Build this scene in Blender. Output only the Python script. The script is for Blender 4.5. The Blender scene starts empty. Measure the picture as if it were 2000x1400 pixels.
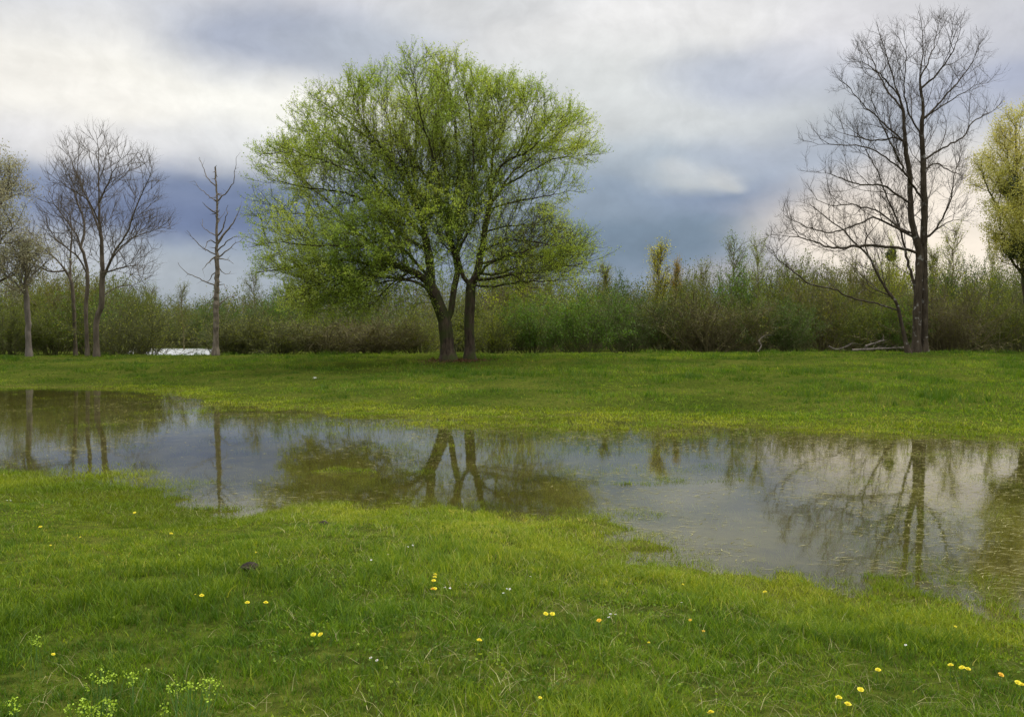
import bpy, math, random
import numpy as np
random.seed(7); np.random.seed(7)
R = math.radians
C = bpy.context.scene.collection
scene = bpy.context.scene

# ------------------------------------------------------------------ camera
F_PX = 1664.0                       # focal length in pixels of the 2000 px wide photo
CAM_H = 1.9; HORIZON = 655.0
TH = math.atan((700 - HORIZON) / F_PX)
cam_d = bpy.data.cameras.new('camera'); cam = bpy.data.objects.new('camera', cam_d); C.objects.link(cam)
cam.location = (0, 0, CAM_H); cam.rotation_euler = (R(90) - TH, 0, 0)
cam_d.sensor_width = 36; cam_d.lens = 36 * F_PX / 2000; cam_d.clip_start = 0.05; cam_d.clip_end = 6000
scene.camera = cam

def pdir(px, py):
    """direction through a photo pixel, scaled so that its y component is 1"""
    px = np.asarray(px, float); py = np.asarray(py, float)
    u = (px - 1000) / F_PX; v = (700 - py) / F_PX
    y = math.cos(TH) + v * math.sin(TH); z = -math.sin(TH) + v * math.cos(TH)
    return np.stack([u / y, np.ones_like(y), z / y], -1)
def at(px, py, D):
    d = pdir(px, py) * np.asarray(D, float)[..., None]
    d[..., 2] += CAM_H
    return d
def lin(c):
    return tuple(((v / 255) / 12.92 if v / 255 <= .04045 else ((v / 255 + .055) / 1.055) ** 2.4) for v in c)

# ------------------------------------------------------------------ world
SUN_EL, SUN_AZ = 48, 62             # degrees; azimuth measured from the view direction (+Y) to the right (+X)
w = bpy.data.worlds.new('World'); scene.world = w; w.use_nodes = True
nt = w.node_tree; N = nt.nodes; L = nt.links; N.clear()
def nd(t, **k):
    n = N.new(t)
    for a, b in k.items(): setattr(n, a, b)
    return n
out = nd('ShaderNodeOutputWorld')
sky = nd('ShaderNodeTexSky', sky_type='NISHITA', sun_disc=False, sun_elevation=R(SUN_EL), sun_rotation=R(SUN_AZ))
bg1 = nd('ShaderNodeBackground'); bg1.inputs[1].default_value = 0.10; L.new(sky.outputs[0], bg1.inputs[0])
tc = nd('ShaderNodeTexCoord'); sep = nd('ShaderNodeSeparateXYZ'); L.new(tc.outputs['Generated'], sep.inputs[0])
azn = nd('ShaderNodeMath', operation='ARCTAN2'); L.new(sep.outputs[0], azn.inputs[0]); L.new(sep.outputs[1], azn.inputs[1])
eln = nd('ShaderNodeMath', operation='ARCSINE'); L.new(sep.outputs[2], eln.inputs[0])
cmb = nd('ShaderNodeCombineXYZ'); L.new(azn.outputs[0], cmb.inputs[0]); L.new(eln.outputs[0], cmb.inputs[1])
deg = nd('ShaderNodeVectorMath', operation='SCALE'); deg.inputs['Scale'].default_value = 57.2958; L.new(cmb.outputs[0], deg.inputs[0])
str_ = nd('ShaderNodeVectorMath', operation='MULTIPLY'); str_.inputs[1].default_value = (0.55, 1.25, 1); L.new(deg.outputs[0], str_.inputs[0])
def warp(src, base, scale, amp, det):
    n = nd('ShaderNodeTexNoise'); n.inputs['Scale'].default_value = scale; n.inputs['Detail'].default_value = det
    n.inputs['Roughness'].default_value = .5; L.new(base, n.inputs['Vector'])
    s = nd('ShaderNodeVectorMath', operation='SUBTRACT'); s.inputs[1].default_value = (.5, .5, .5); L.new(n.outputs['Color'], s.inputs[0])
    m = nd('ShaderNodeVectorMath', operation='MULTIPLY_ADD'); m.inputs[1].default_value = (amp * 2.2, amp, 0)
    L.new(s.outputs[0], m.inputs[0]); L.new(src, m.inputs[2]); return m.outputs[0], n
wv, _ = warp(deg.outputs[0], str_.outputs[0], 0.16, 3.2, 4)
sx = nd('ShaderNodeSeparateXYZ'); L.new(wv, sx.inputs[0])
mr = nd('ShaderNodeMapRange'); mr.inputs['From Min'].default_value = 0; mr.inputs['From Max'].default_value = 60; L.new(sx.outputs[1], mr.inputs['Value'])
rp = nd('ShaderNodeValToRGB'); L.new(mr.outputs[0], rp.inputs[0])
stops = [(0.0, (150, 163, 184)), (.08, (142, 156, 178)), (.17, (168, 180, 196)), (.26, (206, 210, 218)), (.36, (214, 214, 222)), (.6, (200, 204, 214)), (1.0, (205, 208, 216))]
e = rp.color_ramp.elements
while len(e) < len(stops): e.new(.5)
for i, (p, c) in enumerate(stops): e[i].position = p; e[i].color = lin(c) + (1,)
col = rp.outputs[0]
BLOBS = [  # photo px centre, radii px, colour, strength
 (1250, 60, 480, 110, (236, 235, 238), .8), (60, 30, 260, 110, (206, 208, 219), .8), (330, 25, 220, 60, (222, 223, 230), .7),
 (300, 180, 560, 125, (253, 250, 246), 1), (520, 190, 300, 100, (250, 249, 247), .9), (60, 185, 300, 95, (247, 244, 242), .8),
 (60, 265, 220, 60, (216, 216, 226), .6), (230, 295, 190, 60, (234, 232, 236), .7),
 (560, 70, 270, 85, (170, 178, 200), .95), (740, 95, 200, 70, (184, 191, 206), .8), (950, 25, 200, 60, (214, 216, 222), .7),
 (450, 290, 220, 70, (222, 224, 232), .7), (1200, 190, 380, 110, (220, 223, 226), .7),
 (1480, 135, 230, 60, (184, 191, 209), .85), (1560, 170, 160, 45, (188, 194, 212), .6), (1450, 230, 260, 50, (206, 210, 216), .6),
 (1700, 60, 200, 80, (222, 220, 229), .6), (1960, 60, 160, 90, (194, 195, 208), .7), (1920, 180, 220, 80, (176, 181, 203), .7), (1980, 150, 120, 40, (160, 168, 195), .5),
 (380, 400, 360, 85, (112, 127, 163), .95), (120, 400, 300, 80, (140, 152, 184), .85), (360, 440, 240, 45, (104, 118, 154), .7),
 (330, 545, 330, 75, (176, 184, 196), .9), (60, 500, 200, 60, (196, 200, 210), .7),
 (1250, 350, 380, 70, (142, 158, 181), .8), (1260, 470, 460, 85, (122, 140, 162), .95), (1450, 385, 220, 50, (134, 148, 176), .8), (1180, 300, 160, 50, (182, 192, 204), .5),
 (1340, 335, 130, 45, (184, 192, 202), .8), (1370, 345, 75, 34, (205, 208, 211), .5), (1408, 346, 34, 26, (214, 215, 215), .5), (1330, 320, 50, 16, (205, 208, 212), .4), (1425, 362, 26, 14, (205, 208, 210), .4), (1390, 410, 60, 18, (148, 160, 184), .5),
 (1600, 300, 260, 70, (180, 187, 206), .6), (1690, 450, 260, 110, (238, 226, 218), .9), (1850, 430, 260, 150, (250, 238, 226), 1), (1880, 500, 300, 80, (250, 238, 226), .9), (1730, 350, 120, 60, (226, 218, 216), .5),
 (1450, 540, 160, 28, (196, 188, 190), .5), (2200, 330, 260, 140, (225, 220, 222), .7)]
for (px, py, rx, ry, c, st) in BLOBS:
    d = pdir(px, py); az = math.degrees(math.atan2(d[0], d[1])); el = math.degrees(math.asin(d[2] / np.linalg.norm(d)))
    a = 1 / (rx / F_PX * 57.3); b = 1 / (ry / F_PX * 57.3)
    m = nd('ShaderNodeVectorMath', operation='MULTIPLY_ADD'); m.inputs[1].default_value = (a, b, 0); m.inputs[2].default_value = (-az * a, -el * b, 0)
    L.new(wv, m.inputs[0])
    ln = nd('ShaderNodeVectorMath', operation='LENGTH'); L.new(m.outputs[0], ln.inputs[0])
    g = nd('ShaderNodeMapRange', interpolation_type='SMOOTHSTEP'); g.inputs['From Min'].default_value = 1.25; g.inputs['From Max'].default_value = .25
    g.inputs['To Min'].default_value = 0; g.inputs['To Max'].default_value = st; L.new(ln.outputs['Value'], g.inputs['Value'])
    mx = nd('ShaderNodeMix', data_type='RGBA'); L.new(g.outputs[0], mx.inputs[0]); L.new(col, mx.inputs[6]); mx.inputs[7].default_value = lin(c) + (1,)
    col = mx.outputs[2]
# soft wisps over everything
n2 = nd('ShaderNodeTexNoise'); n2.inputs['Scale'].default_value = .22; n2.inputs['Detail'].default_value = 5; n2.inputs['Roughness'].default_value = .5; L.new(str_.outputs[0], n2.inputs['Vector'])
m2 = nd('ShaderNodeMapRange'); m2.inputs['From Min'].default_value = .3; m2.inputs['From Max'].default_value = .7; m2.inputs['To Min'].default_value = .93; m2.inputs['To Max'].default_value = 1.12; L.new(n2.outputs[0], m2.inputs['Value'])
n3 = nd('ShaderNodeTexNoise'); n3.inputs['Scale'].default_value = .6; n3.inputs['Detail'].default_value = 6; n3.inputs['Roughness'].default_value = .6; L.new(wv, n3.inputs['Vector'])
m3 = nd('ShaderNodeMapRange'); m3.inputs['From Min'].default_value = .3; m3.inputs['From Max'].default_value = .7; m3.inputs['To Min'].default_value = .94; m3.inputs['To Max'].default_value = 1.06; L.new(n3.outputs[0], m3.inputs['Value'])
mm_ = nd('ShaderNodeMath', operation='MULTIPLY'); L.new(m2.outputs[0], mm_.inputs[0]); L.new(m3.outputs[0], mm_.inputs[1])
wm = nd('ShaderNodeVectorMath', operation='MULTIPLY'); wm.inputs[1].default_value = (1.0, 1.0, .955); L.new(col, wm.inputs[0]); col = wm.outputs[0]
sc_ = nd('ShaderNodeVectorMath', operation='SCALE'); L.new(col, sc_.inputs[0]); L.new(mm_.outputs[0], sc_.inputs['Scale'])
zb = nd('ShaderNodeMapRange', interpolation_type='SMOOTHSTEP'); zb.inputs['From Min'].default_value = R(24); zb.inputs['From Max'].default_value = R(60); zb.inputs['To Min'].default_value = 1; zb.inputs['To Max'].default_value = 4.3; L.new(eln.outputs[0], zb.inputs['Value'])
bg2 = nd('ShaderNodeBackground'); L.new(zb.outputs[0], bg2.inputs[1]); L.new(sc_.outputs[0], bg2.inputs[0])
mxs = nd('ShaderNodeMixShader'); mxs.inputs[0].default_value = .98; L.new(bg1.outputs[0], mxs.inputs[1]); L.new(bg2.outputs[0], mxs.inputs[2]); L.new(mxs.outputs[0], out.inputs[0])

sun_d = bpy.data.lights.new('sun', 'SUN'); sun = bpy.data.objects.new('sun', sun_d); C.objects.link(sun)
sun_d.energy = 1.5; sun_d.angle = R(10); sun_d.color = (1, .95, .86)
sun.rotation_euler = (R(90 - SUN_EL), 0, R(180 - SUN_AZ)); sun.location = (0, 0, 60)
vs = scene.view_settings; vs.view_transform = 'Standard'; vs.look = 'None'; vs.exposure = 0; vs.gamma = 1
w.cycles.sampling_method = 'MANUAL'; w.cycles.sample_map_resolution = 512
scene.cycles.max_bounces = 6; scene.cycles.diffuse_bounces = 3; scene.cycles.transmission_bounces = 2; scene.cycles.glossy_bounces = 2; scene.cycles.transparent_max_bounces = 6
scene.cycles.caustics_reflective = False; scene.cycles.caustics_refractive = False

# ------------------------------------------------------------------ helpers
def tag(o, label=None, cat=None, group=None, kind=None):
    if label: o['label'] = label
    if cat: o['category'] = cat
    if group: o['group'] = group
    if kind: o['kind'] = kind
    return o
def link(name, me, mat, parent=None):
    o = bpy.data.objects.new(name, me); C.objects.link(o)
    if mat and not me.materials: me.materials.append(mat)
    if parent: o.parent = parent
    return o
def empty(name, loc=(0, 0, 0)):
    o = bpy.data.objects.new(name, None); C.objects.link(o); o.location = loc; o.empty_display_size = .3
    return o
def mesh(name, V, Fq, attrs=None, smooth=False):
    """V (n,3), Fq (m,k) faces of one size"""
    V = np.ascontiguousarray(V, dtype=np.float32); Fq = np.ascontiguousarray(Fq, dtype=np.int32)
    me = bpy.data.meshes.new(name); k = Fq.shape[1]
    me.vertices.add(len(V)); me.vertices.foreach_set('co', V.ravel())
    me.loops.add(Fq.size); me.loops.foreach_set('vertex_index', Fq.ravel())
    me.polygons.add(len(Fq)); me.polygons.foreach_set('loop_start', np.arange(0, Fq.size, k, dtype=np.int32))
    if smooth: me.polygons.foreach_set('use_smooth', np.ones(len(Fq), dtype=bool))
    me.update(calc_edges=True)
    for an, av in (attrs or {}).items():
        a = me.attributes.new(an, 'FLOAT', 'POINT'); a.data.foreach_set('value', np.ascontiguousarray(av, dtype=np.float32))
    return me
def nrm(v): return v / np.maximum(np.linalg.norm(v, axis=-1, keepdims=True), 1e-9)

_lat = np.random.RandomState(3).rand(256, 256)
def vnoise(x, y):
    xi = np.floor(x).astype(int); yi = np.floor(y).astype(int); fx = x - xi; fy = y - yi
    fx = fx * fx * (3 - 2 * fx); fy = fy * fy * (3 - 2 * fy)
    a = _lat[xi & 255, yi & 255]; b = _lat[(xi + 1) & 255, yi & 255]; c = _lat[xi & 255, (yi + 1) & 255]; d = _lat[(xi + 1) & 255, (yi + 1) & 255]
    return (a * (1 - fx) + b * fx) * (1 - fy) + (c * (1 - fx) + d * fx) * fy - .5
def fbm(x, y, s, o=3):
    t = 0; a = 1
    for i in range(o):
        t = t + a * vnoise(x * s + 17.3 * i, y * s - 9.1 * i); s *= 2.1; a *= .5
    return t

# ------------------------------------------------------------------ materials
def mat_new(name):
    m = bpy.data.materials.new(name); m.use_nodes = True; m.node_tree.nodes.clear(); return m, m.node_tree.nodes, m.node_tree.links
def ramp(N, L, src, stops):
    r = N.new('ShaderNodeValToRGB'); L.new(src, r.inputs[0]); e = r.color_ramp.elements
    while len(e) < len(stops): e.new(.5)
    for i, (p, c) in enumerate(stops): e[i].position = p; e[i].color = tuple(c) + (1,)
    return r.outputs[0]
def noise(N, L, scale, det=3, vec=None, rough=.5):
    n = N.new('ShaderNodeTexNoise'); n.inputs['Scale'].default_value = scale; n.inputs['Detail'].default_value = det; n.inputs['Roughness'].default_value = rough
    if vec is not None: L.new(vec, n.inputs['Vector'])
    return n.outputs[0]
def mixc(N, L, fac, a, b, mode='MIX'):
    m = N.new('ShaderNodeMix'); m.data_type = 'RGBA'; m.blend_type = mode
    for i, v in ((0, fac), (6, a), (7, b)):
        if hasattr(v, 'links') or hasattr(v, 'is_linked'): L.new(v, m.inputs[i])
        else: m.inputs[i].default_value = v if i == 0 else tuple(v) + (1,)
    return m.outputs[2]
def leaf_mat(name, stops, trans=.45, gloss=.04, patch=None, objcol=False, pscale=.5, tcol=(1.25, 1.2, .35), fine=None):
    m, N, L = mat_new(name)
    at_ = N.new('ShaderNodeAttribute'); at_.attribute_name = 'tint'
    c = ramp(N, L, at_.outputs['Fac'], stops)
    geo = N.new('ShaderNodeNewGeometry')
    if patch:
        f = noise(N, L, pscale, 3, geo.outputs['Position'])
        mr = N.new('ShaderNodeMapRange'); mr.inputs['From Min'].default_value = .38; mr.inputs['From Max'].default_value = .62; L.new(f, mr.inputs['Value'])
        c2 = mixc(N, L, mr.outputs[0], (1, 1, 1), patch); c = mixc(N, L, 1.0, c, c2, 'MULTIPLY')
    if fine:
        f4 = noise(N, L, 4.5, 3, geo.outputs['Position'], .6); m4 = N.new('ShaderNodeMapRange'); m4.inputs['From Min'].default_value = .36; m4.inputs['From Max'].default_value = .58; L.new(f4, m4.inputs['Value'])
        c = mixc(N, L, 1.0, c, mixc(N, L, m4.outputs[0], fine, (1.15, 1.12, 1.05)), 'MULTIPLY')
    if objcol:
        oi = N.new('ShaderNodeObjectInfo'); c = mixc(N, L, 1.0, c, oi.outputs['Color'], 'MULTIPLY')
    d = N.new('ShaderNodeBsdfDiffuse'); L.new(c, d.inputs[0])
    t = N.new('ShaderNodeBsdfTranslucent'); tcn = mixc(N, L, 1.0, c, tcol, 'MULTIPLY'); L.new(tcn, t.inputs[0])
    mx = N.new('ShaderNodeMixShader'); mx.inputs[0].default_value = trans; L.new(d.outputs[0], mx.inputs[1]); L.new(t.outputs[0], mx.inputs[2])
    g = N.new('ShaderNodeBsdfGlossy'); g.inputs['Roughness'].default_value = .45; g.inputs[0].default_value = (1, .98, .8, 1)
    mg = N.new('ShaderNodeMixShader'); mg.inputs[0].default_value = gloss; L.new(mx.outputs[0], mg.inputs[1]); L.new(g.outputs[0], mg.inputs[2])
    o = N.new('ShaderNodeOutputMaterial'); L.new(mg.outputs[0], o.inputs[0]); return m
def bark_mat(name, a, b, moss=None, scale=6, patches=None, objcol=False, bump=.6):
    m, N, L = mat_new(name); tcn = N.new('ShaderNodeTexCoord')
    mp = N.new('ShaderNodeMapping'); mp.inputs['Scale'].default_value = (1, 1, .22); L.new(tcn.outputs['Object'], mp.inputs[0])
    f = noise(N, L, scale, 5, mp.outputs[0], .65)
    c = ramp(N, L, f, [(.3, a), (.7, b)])
    if moss:
        f2 = noise(N, L, 1.6, 3, tcn.outputs['Object']); mr = N.new('ShaderNodeMapRange'); mr.inputs['From Min'].default_value = .42; mr.inputs['From Max'].default_value = .6; L.new(f2, mr.inputs['Value'])
        c = mixc(N, L, mr.outputs[0], c, moss)
    if patches:
        f3 = noise(N, L, 3.2, 3, tcn.outputs['Object'], .6); mr = N.new('ShaderNodeMapRange'); mr.inputs['From Min'].default_value = .6; mr.inputs['From Max'].default_value = .66; L.new(f3, mr.inputs['Value'])
        c = mixc(N, L, mr.outputs[0], c, patches)
    if objcol:
        oi = N.new('ShaderNodeObjectInfo'); c = mixc(N, L, 1.0, c, oi.outputs['Color'], 'MULTIPLY')
    d = N.new('ShaderNodeBsdfPrincipled'); L.new(c, d.inputs['Base Color']); d.inputs['Roughness'].default_value = .9
    d.inputs['Specular IOR Level'].default_value = .2
    bp = N.new('ShaderNodeBump'); bp.inputs['Strength'].default_value = bump; bp.inputs['Distance'].default_value = .04; L.new(f, bp.inputs['Height']); L.new(bp.outputs[0], d.inputs['Normal'])
    o = N.new('ShaderNodeOutputMaterial'); L.new(d.outputs[0], o.inputs[0]); return m
def plain(name, c, rough=.7):
    m, N, L = mat_new(name); tcn = N.new('ShaderNodeTexCoord'); f = noise(N, L, 30, 3, tcn.outputs['Object'])
    cc = ramp(N, L, f, [(.3, tuple(v * .75 for v in c)), (.7, tuple(min(1, v * 1.15) for v in c))])
    d = N.new('ShaderNodeBsdfPrincipled'); L.new(cc, d.inputs['Base Color']); d.inputs['Roughness'].default_value = rough
    o = N.new('ShaderNodeOutputMaterial'); L.new(d.outputs[0], o.inputs[0]); return m

M_BIGLEAF = leaf_mat('spring_leaf', [(0, (.28, .37, .04)), (.5, (.44, .52, .08)), (1, (.64, .69, .22))], .6, .015, (.74, .86, .78), pscale=.3, tcol=(1.2, 1.15, .5))
M_BIGBARK = bark_mat('mossy_bark', (.022, .016, .011), (.12, .085, .055), (.055, .062, .018), 9, bump=1.0)
M_DARKBARK = bark_mat('dark_bark', (.024, .017, .010), (.10, .075, .048), None, 7, (.22, .2, .17))
M_THINBARK = bark_mat('thin_bark', (.045, .034, .025), (.12, .092, .066))
M_GREYBARK = bark_mat('grey_brown_bark', (.06, .046, .032), (.165, .13, .09))
M_SNAG = bark_mat('weathered_wood', (.065, .048, .034), (.27, .22, .16), None, 9)
M_PALEBARK = bark_mat('pale_bark', (.09, .075, .06), (.24, .2, .16))
M_TWIG = bark_mat('twig_bark', (.12, .105, .055), (.24, .21, .11), objcol=True, bump=.1)
M_BUSHLEAF = leaf_mat('bush_leaf', [(0, (.08, .11, .010)), (.55, (.15, .19, .018)), (1, (.28, .30, .045))], .4, .03, (.7, .75, .7), True, .25)
M_EDGELEAF = leaf_mat('pale_spring_leaf', [(0, (.42, .41, .07)), (.5, (.62, .59, .15)), (1, (.76, .72, .34))], .5, .03, (.85, .9, .85), pscale=.4, tcol=(1.2, 1.05, .6))
M_BLOSSOM = leaf_mat('blossom_leaf', [(0, (.22, .18, .09)), (.5, (.42, .38, .24)), (1, (.7, .66, .52))], .4, .02, (.8, .85, .7), pscale=.5, tcol=(1.05, 1, .75))
M_IVY = leaf_mat('ivy_leaf', [(0, (.02, .035, .008)), (1, (.05, .08, .012))], .2, .08)
M_GRASS = leaf_mat('grass_blade', [(0, (.062, .13, .010)), (.4, (.155, .255, .020)), (.75, (.31, .375, .038)), (1, (.58, .52, .19))], .45, .014, (1.12, 1.0, .85), pscale=.45, tcol=(1.25, 1.2, .55), fine=(.62, .72, .8))
M_LITTER = leaf_mat('leaf_litter', [(0, (.06, .035, .015)), (1, (.16, .09, .045))], .1, .01)
M_STRAW = leaf_mat('dead_straw', [(0, (.14, .13, .04)), (1, (.44, .40, .18))], .25, .02)
M_WETGRASS = leaf_mat('marsh_grass_blade', [(0, (.10, .13, .008)), (.5, (.24, .30, .015)), (1, (.5, .5, .07))], .4, .015, (.7, .85, .7), pscale=.8)

# ------------------------------------------------------------------ terrain
NEAR = [(-900, 900), (-300, 915), (0, 925), (150, 930), (280, 950), (380, 985), (470, 1000), (560, 985), (640, 985), (750, 992), (850, 1003), (1000, 1012), (1100, 1022), (1180, 1052), (1280, 1085), (1400, 1105), (1500, 1125), (1620, 1158), (1750, 1175), (1880, 1195), (2000, 1220), (2300, 1270), (2900, 1330)]
FAR = [(-900, 752), (0, 757), (120, 757), (260, 760), (350, 768), (420, 786), (560, 798), (700, 806), (850, 812), (1000, 815), (1150, 812), (1300, 826), (1450, 834), (1600, 843), (1800, 852), (2000, 860), (2400, 872), (2900, 885)]
def on_water(p):
    d = pdir(*p); return (d[0] * (-CAM_H / d[2]), -CAM_H / d[2])
near_w = np.array([on_water(p) for p in NEAR]); far_w = np.array([on_water(p) for p in FAR])
poly = np.concatenate([near_w, far_w[::-1]])
def sdist(x, y, poly=poly):
    """positive outside"""
    x = x.ravel(); y = y.ravel(); best = np.full(x.shape, 1e9); ins = np.zeros(x.shape, bool)
    n = len(poly)
    for i in range(n):
        ax, ay = poly[i]; bx, by = poly[(i + 1) % n]
        dx, dy = bx - ax, by - ay; t = np.clip(((x - ax) * dx + (y - ay) * dy) / (dx * dx + dy * dy), 0, 1)
        best = np.minimum(best, (x - ax - t * dx) ** 2 + (y - ay - t * dy) ** 2)
        c = ((ay > y) != (by > y)) & (x < (bx - ax) * (y - ay) / (by - ay + 1e-12) + ax); ins ^= c
    return np.sqrt(best) * np.where(ins, -1, 1)
mid_a = np.array([near_w[:, 0] / near_w[:, 1]])[0]; far_a = far_w[:, 0] / far_w[:, 1]
ISL = [(670, 922, .75, .13, .12), (780, 965, 2.4, .55, -.07), (560, 950, 1.0, .4, -.05), (250, 818, .9, .35, .11), (1230, 945, .5, .25, .08), (720, 812, 3.0, .5, .07), (950, 830, 3.2, .75, .10), (1130, 838, 2.0, .6, .08), (1250, 850, 2.2, .5, .06), (1430, 940, .6, .3, .08), (1780, 1130, .7, .18, .045), (1560, 905, .7, .3, .05), (60, 830, 1.8, .6, .06), (1000, 870, 1.5, .4, .04)]
ISLW = [(on_water((a, b)), c, d, h) for a, b, c, d, h in ISL]
EDGE_Y = 45.5
def height(x, y):
    x = np.asarray(x, float); y = np.asarray(y, float); sh = x.shape; x = x.ravel(); y = y.ravel()
    a = x / np.maximum(y, .5)
    yn = np.interp(a, mid_a, near_w[:, 1]); yf = np.interp(a, far_a, far_w[:, 1])
    isfar = y > (yn + yf) / 2
    d = sdist(x, y); dn = d + fbm(x, y, .7, 3) * .4 * np.clip(y / 12, .6, 1.6)
    zedge = np.interp(x, [-30, -5, 10, 30], [.80, .93, 1.0, 1.02])
    t = np.clip(d / (d + np.maximum(EDGE_Y - y, 0) + 1e-6), 0, 1)
    zfar = zedge * t ** .85
    znear = .30 * (1 - np.exp(-(np.maximum(d, 0) / 3.2) ** 1.25)) + .02 * np.clip(d, 0, 5)
    z = np.where(isfar, zfar, znear) + fbm(x, y, .5, 3) * .07 * np.clip(np.abs(d) * .6, 0, 1) + fbm(x, y, 2.2, 2) * .03
    bank = np.clip(dn, -3, .4)
    inside = dn < .25
    zi = np.where(dn < 0, -.10 * (1 - np.exp(dn / 1.1)), dn * .06) + fbm(x, y, 1.3, 3) * .065 + fbm(x, y, 5.0, 2) * .03
    for (cx, cy), rx, ry, h in ISLW:
        zi = zi + h * np.exp(-((x - cx) / rx) ** 2 - ((y - cy) / ry) ** 2)
    k = np.clip((d + .1) / 1.1, 0, 1); k = k * k * (3 - 2 * k)
    z = zi * (1 - k) + z * k
    z = np.where(y < 0, np.clip(.45 + fbm(x, y, .3, 2) * .1, .2, 1), z)
    # river bed behind the meadow
    ri = in_river(x, y)
    back = .78 + fbm(x, y, .12, 2) * .1
    tb = np.clip((y - EDGE_Y) / 1.6, 0, 1); tb = tb * tb * (3 - 2 * tb)
    zb = np.where(ri > 0, .25, back)
    z = np.where(y > EDGE_Y, z * (1 - tb) + (back * (1 - ri) + .3 * ri) * tb, z)
    return z.reshape(sh)
def in_river(x, y):
    a = x / np.maximum(y, 1)
    s = lambda v, c, w: 1 / (1 + np.exp(np.clip(-(v - c) / w, -30, 30)))
    gap = s(a, -.455, .006) * s(-a, .350, .006) * s(y, 46.6, .3) * s(-y, -88, .8)
    strip = s(y, 46.6, .2) * s(-y, -49.2, .2) * s(a, .12, .01)
    return np.clip(gap + strip, 0, 1)
def hit(px, py, lift=0.0):
    d = pdir(px, py); t = np.geomspace(2.0, 90, 1500)
    z = CAM_H + d[2] * t; h = height(d[0] * t, t) + lift
    i = np.argmax(z <= h)
    if not (z <= h).any(): i = len(t) - 1
    return np.array([d[0] * t[i], t[i], float(h[i])])

def axis(lo, hi, n, k, c=0):
    u = np.linspace(np.arcsinh((lo - c) / k), np.arcsinh((hi - c) / k), n); return np.sinh(u) * k + c
gx = axis(-1800, 1800, 520, 5.0); gy = axis(-400, 3000, 640, 7.0, 9)
GX, GY = np.meshgrid(gx, gy); GZ = height(GX, GY)
ny, nx = GX.shape; idx = np.arange(nx * ny).reshape(ny, nx)
fq = np.stack([idx[:-1, :-1], idx[:-1, 1:], idx[1:, 1:], idx[1:, :-1]], -1).reshape(-1, 4)
m, N_, L_ = mat_new('meadow_soil')
geo = N_.new('ShaderNodeNewGeometry')
f1 = noise(N_, L_, .35, 4, geo.outputs['Position']); f2 = noise(N_, L_, 9, 4, geo.outputs['Position'], .7)
c1 = ramp(N_, L_, f1, [(.35, (.045, .066, .010)), (.65, (.085, .10, .018))])
c2 = ramp(N_, L_, f2, [(.35, (.5, .5, .5)), (.7, (1.35, 1.25, 1.1))])
cc = mixc(N_, L_, 1.0, c1, c2, 'MULTIPLY')
# silt below the water line
sp = N_.new('ShaderNodeSeparateXYZ'); L_.new(geo.outputs['Position'], sp.inputs[0])
mr_ = N_.new('ShaderNodeMapRange'); mr_.inputs['From Min'].default_value = .09; mr_.inputs['From Max'].default_value = -.01; L_.new(sp.outputs[2], mr_.inputs['Value'])
f3 = noise(N_, L_, 2.5, 5, geo.outputs['Position'], .65)
silt = ramp(N_, L_, f3, [(.3, (.04, .04, .008)), (.52, (.085, .085, .018)), (.75, (.15, .145, .04))])
cc = mixc(N_, L_, mr_.outputs[0], cc, silt)
dd = N_.new('ShaderNodeBsdfPrincipled'); dd.inputs['Roughness'].default_value = .95; dd.inputs['Specular IOR Level'].default_value = 0; L_.new(cc, dd.inputs['Base Color'])
bp = N_.new('ShaderNodeBump'); bp.inputs['Strength'].default_value = .8; bp.inputs['Distance'].default_value = .06; L_.new(f2, bp.inputs['Height']); L_.new(bp.outputs[0], dd.inputs['Normal'])
oo = N_.new('ShaderNodeOutputMaterial'); L_.new(dd.outputs[0], oo.inputs[0])
tag(link('meadow_ground', mesh('meadow_ground', np.stack([GX, GY, GZ], -1).reshape(-1, 3), fq, smooth=True), m), 'flooded meadow ground sloping gently up to the hedgerow', 'ground', kind='structure')

def water_mat(name, tint, rough, bump, dist, mix_d=None, dfac=0, sc=(1, 1, 1)):
    m, N, L = mat_new(name); g = N.new('ShaderNodeNewGeometry')
    mp = N.new('ShaderNodeMapping'); mp.inputs['Scale'].default_value = sc; L.new(g.outputs['Position'], mp.inputs[0])
    f = noise(N, L, 5, 3, mp.outputs[0]); bp = N.new('ShaderNodeBump'); bp.inputs['Strength'].default_value = bump; bp.inputs['Distance'].default_value = dist; L.new(f, bp.inputs['Height'])
    fr = N.new('ShaderNodeFresnel'); fr.inputs['IOR'].default_value = 1.34; L.new(bp.outputs[0], fr.inputs['Normal'])
    t = N.new('ShaderNodeBsdfTransparent'); t.inputs[0].default_value = tint + (1,)
    base = t.outputs[0]
    if mix_d:
        d = N.new('ShaderNodeBsdfDiffuse'); d.inputs[0].default_value = mix_d + (1,)
        L.new(ramp(N, L, noise(N, L, 1.1, 5, mp.outputs[0], .7), [(.38, tuple(v * .45 for v in mix_d)), (.58, mix_d)]), d.inputs[0])
        mm = N.new('ShaderNodeMixShader'); mm.inputs[0].default_value = dfac; L.new(base, mm.inputs[1]); L.new(d.outputs[0], mm.inputs[2]); base = mm.outputs[0]
    gl = N.new('ShaderNodeBsdfGlossy'); gl.inputs['Roughness'].default_value = rough; gl.inputs[0].default_value = (.97, .97, .97, 1); L.new(bp.outputs[0], gl.inputs['Normal'])
    mx = N.new('ShaderNodeMixShader'); L.new(fr.outputs[0], mx.inputs[0]); L.new(base, mx.inputs[1]); L.new(gl.outputs[0], mx.inputs[2])
    o = N.new('ShaderNodeOutputMaterial'); L.new(mx.outputs[0], o.inputs[0]); return m
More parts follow.
